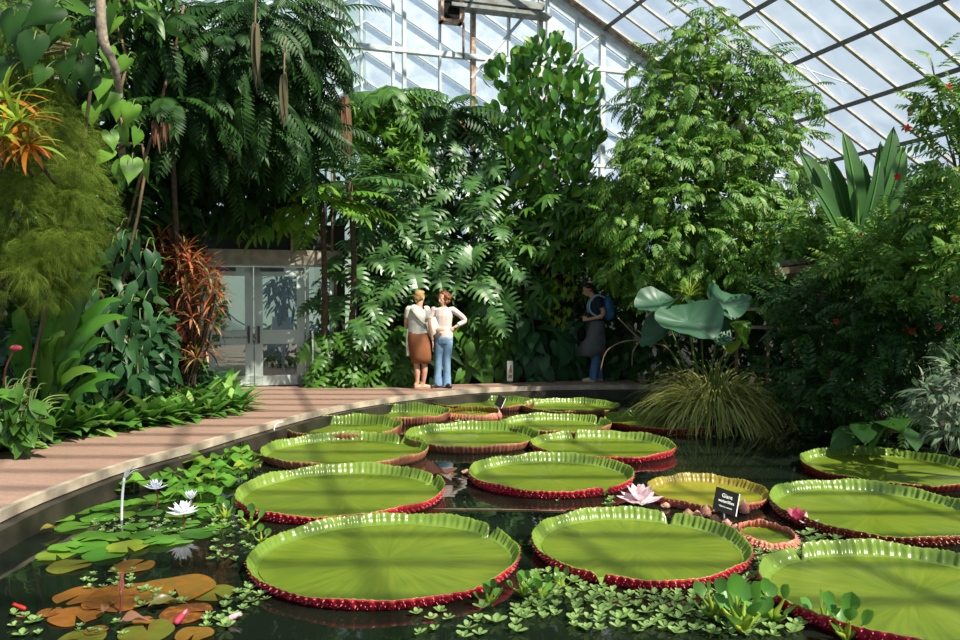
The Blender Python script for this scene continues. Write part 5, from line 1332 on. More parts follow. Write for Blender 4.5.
# ------------------------------------------------------------------ floating rosettes
def lettuce_geo(seed, n=8):
    rs = np.random.RandomState(seed)
    T = leaf(1, .62, 'obov', 4, .35, -.35)
    a = np.arange(n) * 2.399 + rs.uniform(0, 6); e = np.linspace(.08, .8, n)
    D = np.c_[np.cos(a) * np.cos(e), np.sin(a) * np.cos(e), np.sin(e)]
    N = np.c_[-np.cos(a) * np.sin(e), -np.sin(a) * np.sin(e), np.cos(e)]
    return inst(T, D * .03, basis(D, N), np.linspace(1, .55, n) * rs.uniform(.85, 1.1, n))
LP = [mesh_of('water_lettuce', lettuce_geo(600 + k, n), LM['lettuce']) for k, n in enumerate((7, 8, 6, 9, 5))]
rs = np.random.RandomState(261)
pads_xy = [(-.62,5.08,.90,.86),(1.10,5.30,.78,.76),(2.50,4.42,.86,.80),(3.17,6.17,.82,.82),(-1.22,6.76,.93,.9),(2.08,5.55,.24,.28)]
def blocked(p): return any(((p[0] - x) / rx) ** 2 + ((p[1] - y) / ry) ** 2 < 1.02 for x, y, rx, ry in pads_xy)
def lettuces(px0, px1, py0, py1, n, size, label, group, keep=None, mind=.8):
    done = []
    k = 0
    while len(done) < n and k < 4000:
        k += 1
        px, py = rs.uniform(px0, px1), rs.uniform(py0, py1)
        if keep is not None and not keep(px, py): continue
        p = onz(px, py, .012); s = rs.uniform(*size)
        if blocked(p) or any(np.hypot(*(p - q)[:2]) < (s + t) * mind for q, t in done): continue
        done.append((p, s))
        o = bpy.data.objects.new('water_lettuce', LP[rs.randint(5)]); COL.objects.link(o)
        o.location = tuple(p); o.scale = (s,) * 3; o.rotation_euler = (0, 0, rs.uniform(0, 6.28))
        tag(o, label, 'water lettuce', group)
lettuces(520, 800, 570, 640, 235, (.042, .068), 'small pale green water lettuce in the dense floating mat at the bottom of the picture', 'water lettuces in the bottom mat', lambda x, y: y > 572 + .18 * abs(x - 640) * 0 and y < 628 + .03 * (x - 520) and not (x < 560 and y > 618), mind=.62)
lettuces(755, 800, 545, 600, 26, (.035, .055), 'water lettuce squeezed between two giant pads under the tiny salmon rimmed one', 'water lettuces between two giant pads')
lettuces(415, 520, 600, 638, 16, (.045, .075), 'whitish water lettuce floating on open dark water before the largest giant pad', 'scattered lettuces before the largest pad', lambda x, y: y > 604 + (x - 400) * -.02)
lettuces(205, 275, 578, 628, 20, (.035, .065), 'water lettuce in the drift between bronze lily leaves and the largest pad', 'lettuces beside the bronze leaves', lambda x, y: abs(y - (628 - (x - 205) * .7)) < 14)
lettuces(78, 134, 570, 588, 14, (.030, .045), 'tiny whitish lettuce floating behind the upright pink bud', 'tiny lettuces behind the pink bud')
lettuces(135, 182, 588, 606, 8, (.04, .06), 'pale lettuce caught on the broad orange lily leaf', 'lettuces on the orange leaf')
lettuces(12, 44, 614, 638, 6, (.035, .06), 'lettuce floating in the bottom corner by the red bud', 'lettuces in the bottom corner')
lettuces(75, 125, 622, 636, 6, (.02, .035), 'tiny lettuce among leaf scraps below the curled dead leaves', 'tiny lettuces below the dead leaves')
lettuces(85, 190, 518, 534, 40, (.026, .042), 'small lettuce filling the gaps under the white waterlily blooms', 'small lettuces under the white blooms')
lettuces(205, 256, 500, 560, 34, (.03, .05), 'small lettuce drifting along the side of the big glinting giant pad', 'lettuces along the glinting pad')
lettuces(802, 960, 524, 546, 14, (.04, .065), 'lettuce in the gap between the two giant pads nearest the pink bloom', 'lettuces near the pink bloom')
lettuces(440, 500, 412, 424, 16, (.045, .07), 'far lettuce floating near the small dark tag in the middle of the pond', 'lettuces by the small dark tag')
lettuces(540, 640, 470, 508, 6, (.03, .05), 'lone lettuce beside the pale pink flower', 'lettuces beside the pale pink flower', lambda x, y: x < 660 and y > 498)

def hyacinth(label, px, py, n, L, seed, group='water hyacinths', lean=0):
    rs = np.random.RandomState(seed)
    p = onz(px, py, 0)
    t = thing('water_hyacinth', label, 'water hyacinth', p, group)
    L = L * .74
    T = leaf(1, .9, 'paddle', 5, .35, -.25)
    a = np.arange(n) * 2.399 + rs.uniform(0, 6); e = np.linspace(.5, 1.3, n)
    tips, Dl = [], []
    for i in range(n):
        d = np.array([math.cos(a[i]) * math.cos(e[i]), math.sin(a[i]) * math.cos(e[i]), math.sin(e[i])])
        tip = d * L * (.55 + .3 * i / n)
        mk('bulb_stalk', tube([(0, 0, -.01), d * L * .2 + [0, 0, .01], tip * .7, tip], [L * .04, L * .10, L * .05, L * .03], 7), LM['lime'], t, world=False)
        tips.append(tip); Dl.append(d)
    D = np.array(Dl)
    mk('leaves', inst(T, tips, basis(D + [0, 0, .1], np.c_[-D[:, 0], -D[:, 1] - .3, np.full(n, .8)]), np.full(n, L * .5) * rs.uniform(.8, 1.2, n)), LM['hyacinth'], t, world=False)
    return t
for i, (px, py, n, L, lb_) in enumerate([(489,606,6,.17,'compact water hyacinth right at the front rim of the largest giant pad'),(523,596,6,.17,'water hyacinth with round bulbs in the gap between two foreground pads'),(541,600,7,.18,'water hyacinth with glinting leaf in front of the notched pad'),(560,588,5,.15,'water hyacinth touching the red rim of the notched pad'),(742,632,9,.30,'largest water hyacinth, tall pale stems at the bottom edge'),(715,618,6,.24,'water hyacinth leaning at the back of the tall one, under the red rim'),(772,622,6,.26,'water hyacinth spreading dark leaves between tall one and corner pad'),(846,640,6,.24,'water hyacinth overlapping the red rim of the corner pad'),(826,628,5,.22,'water hyacinth beside the corner pad rim, slightly farther back'),(250,528,5,.20,'small upright water hyacinth at the edge of the glinting pad'),(262,545,5,.16,'water hyacinth squeezed between glinting pad and largest pad'),(226,520,6,.22,'water hyacinth standing over the drift of lettuces beside the lily patch'),(240,455,7,.18,'yellowish water hyacinth at the back corner of the lily patch'),(250,466,6,.16,'yellow-green water hyacinth touching the brown-rimmed third pad'),(228,462,6,.16,'pale water hyacinth behind the raised round lily leaves')]):
    hyacinth(lb_, px, py, n, L, 700 + i)

# ------------------------------------------------------------------ victoria flowers and young growth
p = fp(640, 503, .05)
bloom('victoria_flower', 'large pale pink many-petalled flower behind the notched giant pad', p, .20, 8, 'blush', 271, 3, None, None, open0=.05, pw=.5)
p = fp(797, 522, .06)
bloom('pink_bloom', 'half closed deep pink bloom between the small curled pad and the red rim', p, .12, 6, 'magenta', 272, 3, None, None, closed=.6, pw=.5)
p2 = fp(806, 524, .04)
bloom('pink_bloom', 'faded pink petals drooping right beside the deep pink bloom', p2, .10, 5, 'blush', 273, 2, None, None, closed=.1)
sk = plain('spiny bud skin', '#b07a5a', .5, c2='#c9a088', nscale=20)
skr = plain('rosy bud skin', '#b8604c', .4, c2='#d8a898', nscale=9)
def spiny_bud(label, px, py, r, h, mat, seed):
    rs = np.random.RandomState(seed)
    p = onz(px, py, 0)
    t = thing('spiny_bud', label, 'bud', p)
    prof = [(.001, 0), (r * .8, h * .1), (r, h * .4), (r * .7, h * .75), (r * .2, h * .95), (.001, h)]
    mk('bud_body', lathe(prof, (0, 0, 0), 14), mat, t, world=False)
    n = 46; a = rs.uniform(0, 6.28, n); z = rs.uniform(.08, .7, n)
    rr = np.interp(z, [0, .1, .4, .75], [0, .8, 1, .7]) * r
    D = np.c_[np.cos(a), np.sin(a), np.full(n, .2)]
    cone = (np.array([(-.002, 0, -.002), (.002, 0, -.002), (0, 0, .002), (0, .014, 0)]), [np.array([(0, 1, 3), (1, 2, 3), (2, 0, 3)])])
    mk('spine_fringe', inst(cone, np.c_[rr * np.cos(a), rr * np.sin(a), z * h], basis(D, np.tile([0, 0, 1.], (n, 1))), np.ones(n)), M['spine_pale'], t, world=False, smooth=False)
    return t
for i, (px, py, r, h, mt, lb_) in enumerate([(744,514,.040,.125,skr,'plump rosy bud standing right behind the black label'),(688,517,.035,.07,sk,'brown spiny bud farthest from the black label, by the pale flower'),(697,519,.035,.075,sk,'brown spiny bud second along from the pale flower'),(706,517,.04,.10,sk,'tallest beige spiny bud just beside the black label'),(715,523,.035,.07,sk,'beige spiny bud tucked under the corner of the black label'),(727,527,.03,.065,skr,'small pinkish bud at the foot of the black label stake'),(666,508,.035,.05,sk,'low brown bud next to the petals of the pale flower'),(736,530,.03,.05,sk,'tiny brown bud touching the small curled salmon pad'),(537 - 70,474,.05,.05,sk,'pale pinkish curled leaf bud floating alone in the middle of the pond')]):
    spiny_bud(lb_, px, py, r, h, mt, 800 + i)
# young curled leaf between the middle pads
q = onz(452, 480, .0)
yl = mk('curled_young_leaf', cat_geo([(leaf(.42, .30, 'ovate', 8, .6, .5)[0], leaf(.42, .30, 'ovate', 8, .6, .5)[1])]), LM['deadleaf']); yl.location = tuple(q + [-.05, 0, .05]); yl.rotation_euler = (0, .3, .5)
tag(yl, 'folded pinkish brown dying leaf lying between the glinting pad and bright rimmed pad', 'leaf')

# labels on stakes
def label_stake(name, label, cat, px0, py0, px1, py1, Y, tilt, lines, plate, ink, footz=-.05):
    c = W((px0 + px1) / 2, (py0 + py1) / 2, Y)
    w, h = (px1 - px0) * Y / FPX, (py1 - py0) * Y / FPX
    t = thing(name, label, cat, (c[0], c[1] + .02, footz))
    x = np.array([math.cos(tilt), .15, -math.sin(tilt)]); x = nrm(x)
    z = nrm(np.array([math.sin(tilt), .35, math.cos(tilt)])); z = nrm(z - x * np.dot(x, z)); y = np.cross(z, x)
    V, F = box((-w / 2, -.004, -h / 2), (w / 2, .004, h / 2))
    mk('plate', (c + V @ np.array([x, y, z]), F), plate, t, False)
    ed, F = box((w / 2 - .002, -.0045, -h / 2), (w / 2 + .006, .0045, h / 2)); mk('plate_edge', (c + ed @ np.array([x, y, z]), F), M['white'], t, False)
    for (s, size, dz) in lines:
        text_on('lettering', s, size, c - y * .0055 + z * dz, x, z, ink, t, 'CENTER')
    mk('stake', tube([(c[0], c[1] + .02, footz), c + y * .012 - z * h * .3], .008, 6, True, 1), M['white_metal'], t)
    return t
label_stake('plant_label', 'tilted black plant label with white lettering staked among the spiny buds', 'label', 713, 490, 739, 513, 5.95, .34, [('Giant', .042, .025), ('waterlilies', .034, -.014), ('Victoria cruziana', .017, -.05)], M['black'], M['ink'])
label_stake('plant_tag', 'small dark plant tag seen almost edge-on at the far curled pink pads', 'label', 496, 396, 504, 407, 11.3, .5, [], M['black'], M['ink'])
# small white picture sign behind the path
c = W(510, 371, 13.82)
ps = thing('picture_sign', 'small white sign with a golden picture stuck in the bed behind the path', 'sign', (c[0], c[1], FZ - .02))
w, h = .105, .36
mk('board', box((c[0] - w / 2, c[1] - .008, c[2] - h / 2), (c[0] + w / 2, c[1] + .008, c[2] + h / 2)), M['white'], ps, False)
gold = plain('golden print', '#a8893e', .6)
mk('picture', cat_geo([(np.array([(c[0] - .02, c[1] - .0095, c[2] - .03), (c[0] + .035, c[1] - .0095, c[2] - .03), (c[0] + .025, c[1] - .0095, c[2] + .10), (c[0] + .005, c[1] - .0095, c[2] + .12)]), np.array([(0, 1, 2, 3)])), (np.array([(c[0] - .04, c[1] - .0095, c[2] - .13), (c[0] + .03, c[1] - .0095, c[2] - .13), (c[0] + .04, c[1] - .0095, c[2] - .06), (c[0] - .02, c[1] - .0095, c[2] - .07)]), np.array([(0, 1, 2, 3)]))]), gold, ps, False)
mk('post', tube([(c[0], c[1] + .012, FZ - .03), (c[0], c[1] + .012, c[2])], .012, 6), M['pale_bark'], ps)
# thin stake by the door and pipes above it
q = ground(313, 388, 13.2); sk_ = thing('thin_stake', 'thin grey stake standing at the corner of the lobed bush by the door', 'stake', q)
mk('pole', tube([q, (q[0], q[1], FZ + .85)], .014, 6), M['white_metal'], sk_)
mk('tip', tube([(q[0], q[1], FZ + .85), (q[0], q[1], FZ + .98)], .02, 6), M['white'], sk_)
for px, y0, y1, lb_ in ((292, 214, 252, 'pale vertical pipe nearest the middle above the door lintel'), (255, 202, 224, 'short pale pipe in the gloom above the door lintel'), (331, 206, 250, 'dark vertical pipe above the corner post of the entrance')):
    a, c_ = W(px, y1, 13.2), W(px, y0, 13.2)
    if px == 331: a, c_ = a + [0, .1, 0], c_ + [0, .1, 0]
    t = thing('pipe', lb_, 'pipe', a)
    mk('tube', tube([a + [0, 0, -.03], c_ + [0, 0, .8]], .022, 7, True, 1), M['pale_bark'] if px != 331 else M['dry'], t)

# ------------------------------------------------------------------ the lit passage beyond the door
q = W(283, 330, 16.3)
pl_ = thing('white_planter', 'white square planter on a stand beyond the glass door', 'planter', (q[0], q[1], FZ))
mk('pot', box((q[0] - .19, q[1] - .15, q[2]), (q[0] + .19, q[1] + .15, q[2] + .27)), M['white'], pl_, False)
mk('stand_leg', box((q[0] - .03, q[1] - .03, FZ - .01), (q[0] + .03, q[1] + .03, q[2])), M['white_metal'], pl_, False)
bush('planter_foliage', 'trailing grey-green plant growing in the white planter beyond the door', 'plant', (q[0], q[1], q[2] + .27), [(np.array([q[0], q[1], q[2] + .8]), (.35, .2, .55))], [('foliage', leaf(1, .16, 'lance', 4, .2, .8), 160, (.3, .5), 'teal')], 281)
bush('passage_shrub', 'leafy shrub glimpsed through the lower glass of the entrance door', 'plant', (q[0] - .3, q[1] + .9, FZ), [(np.array([q[0] - .1, q[1] + .9, .8]), (.9, .3, .5)), (np.array([q[0] + .8, q[1] + .6, 1.5]), (.3, .3, 1.2)), (np.array([q[0] - 2.0, q[1] + .9, 1.6]), (.5, .3, 1.2))], [('foliage', T_ov, 900, (.16, .28), 'mid')], 282)
o = mk('ceiling_passage', gbox(-11.5, -4.4, .3, 12.0, 3.15, 3.18), M['roof_glass'], smooth=False); o['kind'] = 'structure'

# ------------------------------------------------------------------ the three visitors
def remesh(geo, voxel=.009, it=4, name='tmp'):
    me = mesh_of(name, geo, [], True)
    o = bpy.data.objects.new(name, me); COL.objects.link(o)
    m1 = o.modifiers.new('r', 'REMESH'); m1.mode = 'VOXEL'; m1.voxel_size = voxel
    m2 = o.modifiers.new('s', 'SMOOTH'); m2.factor = .5; m2.iterations = it
    bpy.context.view_layer.update()
    out = bpy.data.meshes.new_from_object(o.evaluated_get(bpy.context.evaluated_depsgraph_get()))
    bpy.data.objects.remove(o); bpy.data.meshes.remove(me)
    out.polygons.foreach_set('use_smooth', np.ones(len(out.polygons), bool))
    return out
def body_part(name, geo, mat, parent, voxel=.009, it=4, label=None):
    me = remesh(geo, voxel, it, name)
    me.name = name; me.materials.clear(); me.materials.append(mat)
    o = bpy.data.objects.new(name, me); COL.objects.link(o); o.parent = parent
    if label: o['label'] = label
    return o
def squash(geo, sy, y0=0.0):
    V, F = geo; V = np.array(V); V[:, 1] = y0 + (V[:, 1] - y0) * sy
    return V, F
def head_geo(c, fwd, tilt=0.0):
    """skull, jaw, nose, brow, lips and ears; fwd = unit vector the face looks along (horizontal)"""
    f = nrm(np.array([fwd[0], fwd[1], 0.0])); s = np.cross(f, [0, 0, 1.0]); u = np.array([0, 0, 1.0])
    ct, st = math.cos(tilt), math.sin(tilt)
    f2, u2 = f * ct - u * st, u * ct + f * st
    def at(a, b, h): return np.asarray(c) + s * a + f2 * b + u2 * h
    B = np.array([s, f2, u2])
    def el(a, b, h, r):
        V, F = ball((0, 0, 0), r, 16, 10); return V @ B + at(a, b, h), F
    gs = [el(0, -.012, .028, (.074, .092, .085)), el(0, .012, -.03, (.060, .072, .075)), el(0, .05, -.082, (.034, .030, .028)),
          tube([at(0, .086, .018), at(0, .112, -.022), at(0, .088, -.03)], [.010, .015, .010], 8), el(0, .082, -.055, (.022, .012, .007)), el(0, .080, -.064, (.020, .012, .007)),
          el(.030, .072, .026, (.024, .014, .008)), el(-.030, .072, .026, (.024, .014, .008)),
          el(.076, -.008, -.008, (.010, .020, .032)), el(-.076, -.008, -.008, (.010, .020, .032))]
    return gs, at, B
def face_eyes(at, B, parent, iris='#3a2a1c'):
    for sx in (-1, 1):
        V, F = ball((0, 0, 0), .0115, 10, 8)
        mk('eye', (V + at(sx * .030, .076, .006), F), M['white'], parent, world=False)
        V, F = ball((0, 0, 0), .006, 8, 6)
        mk('iris', (V + at(sx * .030, .0845, .006), F), plain('iris', iris, .3), parent, world=False)
def hand_geo(w, d, pn, side, curl=.5, L=.175):
    """palm, four unequal bent fingers and a thumb; w wrist, d along the hand, pn palm normal"""
    d = nrm(np.array(d, float)); pn = np.array(pn, float); pn = nrm(pn - d * np.dot(pn, d)); x = np.cross(d, pn) * side
    B = np.array([x, d, pn]); w = np.asarray(w, float)
    V, F = ball((0, 0, 0), (.040, .052, .016), 12, 8)
    gs = [(V @ B + w + d * .05, F)]
    for i, (o_, ln) in enumerate(((-.028, .068), (-.010, .078), (.009, .073), (.027, .058))):
        b = w + d * .085 + x * o_
        p1 = b + (d * math.cos(curl * .5) + pn * math.sin(curl * .5)) * ln * .45
        p2 = p1 + (d * math.cos(curl * 1.3) + pn * math.sin(curl * 1.3)) * ln * .33
        p3 = p2 + (d * math.cos(curl * 2) + pn * math.sin(curl * 2)) * ln * .25
        gs.append(tube([b - d * .02, b, p1, p2, p3], [.009, .009, .0085, .008, .0065], 7, True, 1))
    b = w + d * .025 - x * .030
    gs.append(tube([b, b + d * .025 - x * .022 + pn * .012, b + d * .055 - x * .025 + pn * .025], [.012, .0105, .008], 7, True, 1))
    return gs
def foot_geo(an, d, L=.23, h=.05):
    d = nrm(np.array([d[0], d[1], 0.0])); a = np.asarray(an, float)
    return [tube([a + [0, 0, .03], a - d * .03 + [0, 0, -.035], ], [.036, .036], 8, True, 1), tube([a - d * .05 + [0, 0, -a[2] + .035], a + d * .06 + [0, 0, -a[2] + .036], a + d * (L - .07) + [0, 0, -a[2] + .022]], [.033, .038, .024], 8)]
skin = plain('skin', '#c79a80', .5, c2='#b98870', nscale=9)
hair_blond = plain('short blond hair', '#b08a58', .6, c2='#8a6a40', nscale=40, bump=.6)
hair_red = plain('curly auburn hair', '#9a5a34', .6, c2='#7a4024', nscale=40, bump=.6)
hair_dark = plain('dark hair', '#2a1f18', .6, c2='#1c1510', nscale=40, bump=.5)
cotton_white = plain('white cotton', '#cfcac0', .85, c2='#c2bdb2', nscale=7, bump=.2)
cotton_pink = plain('pale pink cotton', '#d2c0bb', .85, c2='#c6b2ad', nscale=7, bump=.2)
brown_skirt = plain('brown skirt cloth', '#8a5230', .8, c2='#744324', nscale=6, bump=.3)
denim = plain('faded denim', '#5f83a4', .85, c2='#7c9cb8', nscale=7, bump=.2)
denim_dark = plain('dark denim', '#3a5f8a', .85, c2='#4a7099', nscale=7, bump=.2)
navy = plain('navy cotton', '#141c2a', .85)
grey_cloth = plain('grey jacket cloth', '#5a5a5c', .8, c2='#4a4a4e', nscale=6, bump=.3)
blue_pack = plain('blue backpack nylon', '#3f78b4', .6, c2='#2f5e94', nscale=9)
shoe_dark = plain('dark shoe leather', '#241c18', .5)
shoe_beige = plain('beige shoe', '#b8a890', .7)

def loft(rings, cy=0.0):
    """rings: (z, cx, cy, rx, ry) closed cross sections from top to bottom"""
    n = 24; th = np.arange(n) * 2 * PI / n; V = []
    for z, cx, cy_, rx, ry in rings: V += list(np.c_[cx + rx * np.cos(th), cy_ + ry * np.sin(th), np.full(n, z)])
    k = len(rings); i = np.arange(n); j = (i + 1) % n
    F4 = np.vstack([np.c_[q * n + i, (q + 1) * n + i, (q + 1) * n + j, q * n + j] for q in range(k - 1)])
    return np.array(V), [F4, np.array([list(range(n))]), np.array([list(range((k - 1) * n, k * n))[::-1]])]

# --- woman with her back to us, brown skirt
q = onz(420, 389, FZ)
w1 = thing('person', 'person seen from behind in white tee and brown knee skirt, short blond hair', 'person', q)
hg, at, B = head_geo((.0, .01, 1.555), (.55, .84), .05)
tor = squash(tube([(-.02, 0, .80), (-.03, 0, .92), (-.05, 0, 1.08), (-.04, 0, 1.25), (-.03, 0, 1.36), (-.01, 0, 1.41)], [.15, .165, .135, .155, .13, .06], 14), .68)
sh_l, el_l, ha_l = np.array([-.19, 0, 1.345]), np.array([-.235, .03, 1.10]), np.array([-.16, .16, .95])
sh_r, el_r, ha_r = np.array([.125, -.01, 1.345]), np.array([.165, -.05, 1.07]), np.array([.215, -.02, .83])
legs = [tube([(-.08, .01, .85), (-.06, .0, .50), (-.045, -.01, .30), (-.05, .0, .08)], [.085, .058, .052, .032], 12), tube([(.05, .01, .85), (.07, .03, .50), (.075, .02, .30), (.05, .04, .08)], [.085, .058, .052, .032], 12)]
body = hg + [tor, tube([(-.015, 0, 1.36), (0, .0, 1.50)], [.058, .052], 10, True, 1), tube([sh_l, el_l, ha_l], [.047, .038, .026], 10), tube([sh_r, el_r, ha_r], [.047, .038, .026], 10)] + legs + hand_geo(ha_l, (.6, .5, -.2), (.3, -.3, -.9), 1, .5) + hand_geo(ha_r, (.12, .05, -1), (-1, .1, 0), -1, .45) + foot_geo((-.05, 0, .09), (.85, .4)) + foot_geo((.05, .04, .09), (.9, .3))
body_part('body', cat_geo(body), skin, w1)
face_eyes(at, B, w1)
body_part('hair', cat_geo([ball(at(0, -.03, .045), (.084, .085, .082), 14, 9), ball(at(0, -.062, -.005), (.072, .05, .07), 12, 8), ball(at(.05, -.03, .01), (.035, .05, .06), 10, 7), ball(at(-.05, -.03, .01), (.035, .05, .06), 10, 7), ball(at(0, .03, .085), (.065, .045, .035), 10, 7)]), hair_blond, w1, .009, 2)
tee = [squash(tube([(-.03, 0, .93), (-.05, 0, 1.08), (-.04, 0, 1.25), (-.03, 0, 1.365), (-.015, 0, 1.40)], [.178, .155, .172, .145, .075], 14), .70), tube([sh_l + [.04, 0, 0], sh_l, (sh_l + el_l) / 2 + [0, 0, -.02]], [.065, .064, .058], 10), tube([sh_r - [.04, 0, 0], sh_r, (sh_r + el_r) / 2 + [0, 0, -.02]], [.065, .064, .058], 10)]
body_part('tee_shirt', cat_geo(tee), cotton_white, w1)
mk('skirt', loft([(.98, -.045, 0, .158, .112), (.90, -.035, 0, .182, .130), (.75, -.015, 0, .195, .138), (.55, .015, .01, .178, .132), (.44, .02, .015, .165, .128)]), brown_skirt, w1, world=False)
mk('bag_strap', tube([(-.165, -.02, 1.39), (-.10, -.125, 1.30), (.02, -.125, 1.15), (.12, -.08, 1.05)], .012, 6), plain('grey strap', '#6c6a64', .7), w1, world=False)
body_part('shoulder_bag', cat_geo([beam((.14, -.02, 1.16), (.24, .06, .93), .10, .20), beam((.17, -.01, 1.18), (.25, .06, .98), .06, .22)]), cotton_white, w1, .012, 6)
body_part('cardigan', cat_geo([tube([(-.20, -.02, 1.02), (-.205, -.02, .80), (-.20, -.02, .56)], [.03, .035, .028], 8)]), plain('off white knit', '#c9c4b4', .9), w1, .01, 2)
for a_ in ((-.05, 0), (.05, .04)):
    mk('sandal', cat_geo([beam((a_[0] - .06, a_[1] - .02, .009), (a_[0] + .17, a_[1] + .07, .009), .075, .018)]), plain('sandal leather', '#a07c5c', .6), w1, world=False)

# --- woman with auburn curls, hand on hip
q = onz(443, 388.5, FZ) + [0, .12, 0]
w2 = thing('person', 'person with curly auburn hair, pale pink top and blue jeans, hand on hip', 'person', q)
hg, at, B = head_geo((.0, -.01, 1.535), (-.6, -.8), .25)
sh_l, el_l, ha_l = np.array([-.175, 0, 1.335]), np.array([-.24, -.02, 1.09]), np.array([-.12, -.17, 1.0])
sh_r, el_r, ha_r = np.array([.175, 0, 1.335]), np.array([.37, .05, 1.165]), np.array([.185, -.03, 1.035])
tor = squash(tube([(0, 0, .82), (0, 0, .92), (0, 0, 1.06), (0, 0, 1.24), (0, 0, 1.345), (0, 0, 1.40)], [.145, .155, .125, .150, .125, .055], 14), .66)
body = hg + [tor, tube([(0, 0, 1.36), (0, -.005, 1.48)], [.054, .050], 10, True, 1), tube([sh_l, el_l, ha_l], [.044, .035, .025], 10), tube([sh_r, el_r, ha_r], [.044, .035, .025], 10)] + hand_geo(ha_l, (.7, -.1, .1), (.1, .9, -.2), 1, .5) + hand_geo(ha_r, (-.75, -.3, -.45), (-.4, .9, 0), -1, .4) + [tube([(-.075, 0, .84), (-.085, -.01, .47), (-.10, .02, .08)], [.08, .05, .035], 10), tube([(.075, 0, .84), (.06, -.01, .47), (.055, .02, .08)], [.08, .05, .035], 10)]
body_part('body', cat_geo(body), skin, w2)
face_eyes(at, B, w2)
rs = np.random.RandomState(901); bl = [ball(at(0, -.03, .045), (.090, .088, .082), 12, 8)]
for k in range(60):
    d = nrm(rs.normal(size=3)); d[1] = min(d[1], .35)
    if d[2] < -.8: continue
    pz = at(d[0] * .105, d[1] * .095 - .02, d[2] * .11 + .005)
    bl.append(ball(pz, rs.uniform(.024, .036), 8, 6))
body_part('curly_hair', cat_geo(bl), hair_red, w2, .008, 1)
top = [squash(tube([(0, 0, .86), (0, 0, .94), (0, 0, 1.06), (0, 0, 1.24), (0, 0, 1.35), (0, 0, 1.385)], [.172, .168, .142, .166, .138, .078], 14), .70), tube([sh_l + [.04, 0, 0], sh_l, el_l, el_l * .35 + ha_l * .65], [.058, .056, .046, .040], 10), tube([sh_r - [.04, 0, 0], sh_r, el_r, el_r * .35 + ha_r * .65], [.058, .056, .046, .040], 10)]
body_part('long_sleeved_top', cat_geo(top), cotton_pink, w2)
je = [squash(tube([(0, 0, .90), (0, 0, .84), (0, 0, .76)], [.162, .172, .15], 14), .72), tube([(-.078, 0, .80), (-.085, -.01, .47), (-.095, .01, .25), (-.105, .02, .035)], [.092, .066, .066, .082], 12), tube([(.078, 0, .80), (.062, -.01, .47), (.06, .01, .25), (.055, .02, .035)], [.092, .066, .066, .082], 12)]
body_part('jeans', cat_geo(je), denim, w2)
for a_, dx in (((-.105, .02), -.35), ((.06, .02), .25)):
    mk('shoe', tube([(a_[0], a_[1] + .04, .04), (a_[0] + dx * .1, a_[1] - .07, .042), (a_[0] + dx * .3, a_[1] - .16, .03)], [.040, .042, .028], 10), shoe_dark, w2, world=False)

# --- man looking down at the camera in his hands
q = onz(592, 382, FZ)
mn = thing('person', 'person in navy tee with blue backpack, grey jacket tied at the waist, holding a camera', 'person', q)
hg, at, B = head_geo((-.085, 0, 1.70), (-1, -.12), .45)
sh_l, el_l, ha_l = np.array([.075, -.17, 1.50]), np.array([.17, -.20, 1.25]), np.array([-.09, -.10, 1.15])
sh_r, el_r, ha_r = np.array([.075, .17, 1.50]), np.array([.14, .21, 1.25]), np.array([-.10, .06, 1.17])
def sqx(geo, sx, x0):
    V, F = geo; V = np.array(V); V[:, 0] = x0 + (V[:, 0] - x0) * sx
    return V, F
tor = sqx(tube([(.08, 0, .92), (.08, 0, 1.05), (.085, 0, 1.18), (.085, 0, 1.36), (.07, 0, 1.50), (.04, 0, 1.56)], [.17, .175, .165, .185, .16, .065], 14), .68, .08)
body = hg + [tor, tube([(.05, 0, 1.52), (-.04, 0, 1.64)], [.062, .058], 10, True, 1), tube([sh_l, el_l, ha_l], [.054, .044, .030], 10), tube([sh_r, el_r, ha_r], [.054, .044, .030], 10)] + hand_geo(ha_l, (-1, .25, .1), (.2, 1, .1), 1, .8) + hand_geo(ha_r, (-1, -.2, .0), (.2, -1, .1), -1, .8) + [tube([(.08, -.09, .94), (.06, -.09, .52), (.0, -.09, .09)], [.095, .06, .042], 10), tube([(.08, .09, .94), (.10, .09, .52), (.16, .09, .09)], [.095, .06, .042], 10)]
body_part('body', cat_geo(body), skin, mn)
face_eyes(at, B, mn)
body_part('hair', cat_geo([ball(at(0, -.028, .05), (.083, .09, .078), 14, 9), ball(at(0, -.07, .0), (.070, .045, .06), 12, 8), ball(at(0, .035, .088), (.06, .04, .03), 10, 7)]), hair_dark, mn, .009, 2)
gl = []
for sx in (-1, 1):
    gl.append(tube([at(sx * .031 + .024 * math.cos(a), .100, .004 + .018 * math.sin(a)) for a in np.linspace(0, 2 * PI, 13)], .0025, 5, False, 1))
    gl.append(tube([at(sx * .055, .098, .008), at(sx * .080, .0, .006)], .0025, 5, False, 1))
gl.append(tube([at(-.008, .101, .008), at(.008, .101, .008)], .0025, 5, False, 1))
mk('glasses', cat_geo(gl), M['black'], mn, world=False)
tee = [sqx(tube([(.08, 0, 1.02), (.085, 0, 1.18), (.085, 0, 1.36), (.07, 0, 1.51), (.045, 0, 1.55)], [.19, .18, .20, .175, .085], 14), .72, .08), tube([sh_l + [0, .05, 0], sh_l, sh_l * .45 + el_l * .55], [.075, .074, .066], 10), tube([sh_r - [0, .05, 0], sh_r, sh_r * .45 + el_r * .55], [.075, .074, .066], 10)]
body_part('tee_shirt', cat_geo(tee), navy, mn)
je = [sqx(tube([(.08, 0, 1.02), (.08, 0, .92), (.08, 0, .84)], [.18, .185, .16], 14), .72, .08), tube([(.08, -.09, .90), (.06, -.09, .52), (.0, -.09, .05)], [.105, .080, .075], 12), tube([(.08, .09, .90), (.10, .09, .52), (.15, .09, .05)], [.105, .080, .075], 12)]
body_part('jeans', cat_geo(je), denim_dark, mn)
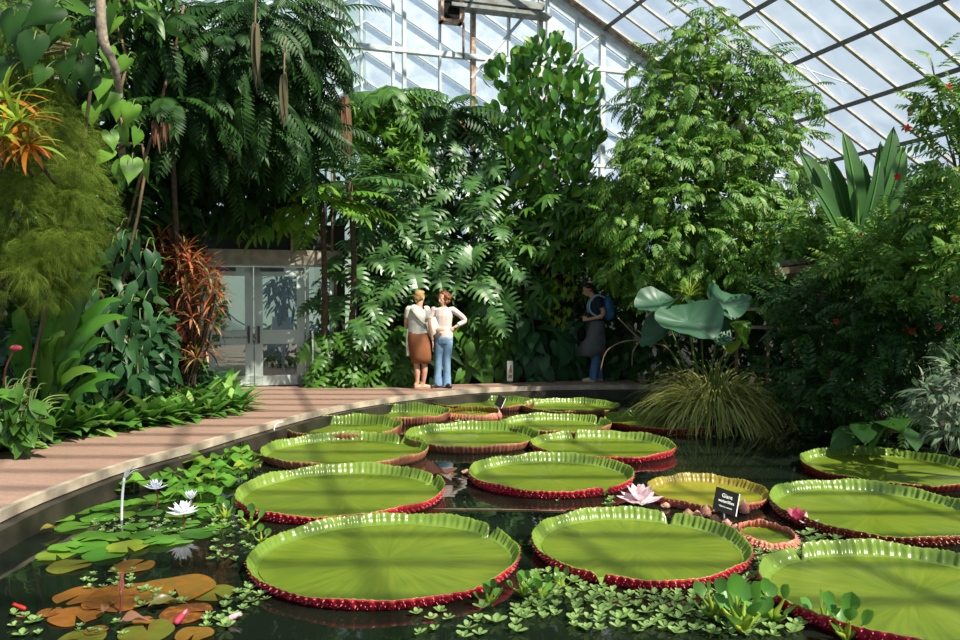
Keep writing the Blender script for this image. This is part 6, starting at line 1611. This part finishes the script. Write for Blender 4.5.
mk('tied_jacket', loft([(1.13, .085, 0, .145, .195), (1.02, .075, 0, .165, .215), (.80, .035, 0, .215, .235), (.62, .0, 0, .255, .245), (.49, -.01, 0, .275, .25)]), grey_cloth, mn, world=False)
body_part('backpack', cat_geo([ball((.285, 0, 1.36), (.115, .15, .23), 16, 12), ball((.33, 0, 1.25), (.09, .13, .12), 12, 8)]), blue_pack, mn, .012, 3)
for sy in (-1, 1):
    mk('backpack_strap', tube([(.22, sy * .11, 1.55), (.07, sy * .12, 1.595), (-.06, sy * .12, 1.46), (-.04, sy * .15, 1.28), (.16, sy * .17, 1.18)], .018, 7), plain('pale blue strap', '#8fb0cc', .6), mn, world=False)
for a_ in ((.0, -.09), (.16, .09)):
    mk('shoe', tube([(a_[0] + .05, a_[1], .045), (a_[0] - .08, a_[1], .046), (a_[0] - .19, a_[1], .03)], [.045, .048, .032], 10), shoe_beige, mn, world=False)
cm = thing('camera', 'small black camera held in the hands of the person with the backpack', 'camera', (q[0] - .22, q[1] - .02, q[2] + 1.15))
mk('camera_body', box((-.04, -.07, -.04), (.03, .07, .045)), M['black'], cm, False, world=False)
mk('lens', tube([(-.03, 0, 0), (-.10, 0, -.02)], [.032, .028], 12, True, 1), M['dark_metal'], cm, world=False)
bg = thing('camera_bag', 'dark shoulder bag hanging in front of the person in the navy tee', 'bag', (q[0] - .19, q[1] - .10, q[2] + .78))
mk('pouch', remesh(cat_geo([beam((-.06, 0, .22), (-.10, 0, -.02), .16, .16)]), .012, 6) and cat_geo([ball((-.02, 0, .11), (.09, .07, .13), 14, 10)]), M['black'], bg, world=False)
mk('strap', tube([(.0, .0, .22), (.12, .05, .45), (.26, .10, .74)], .012, 6), M['black'], bg, world=False)

a_, c_ = onz(433, 509, .004), onz(566, 511, .004)
fs = thing('floating_stem', 'thin yellowish stem floating straight across the gap before the pale flower', 'stem', a_)
mk('stem', tube([a_, (a_ + c_) / 2 + [0, .02, 0], c_], .006, 5), M['dry'], fs)
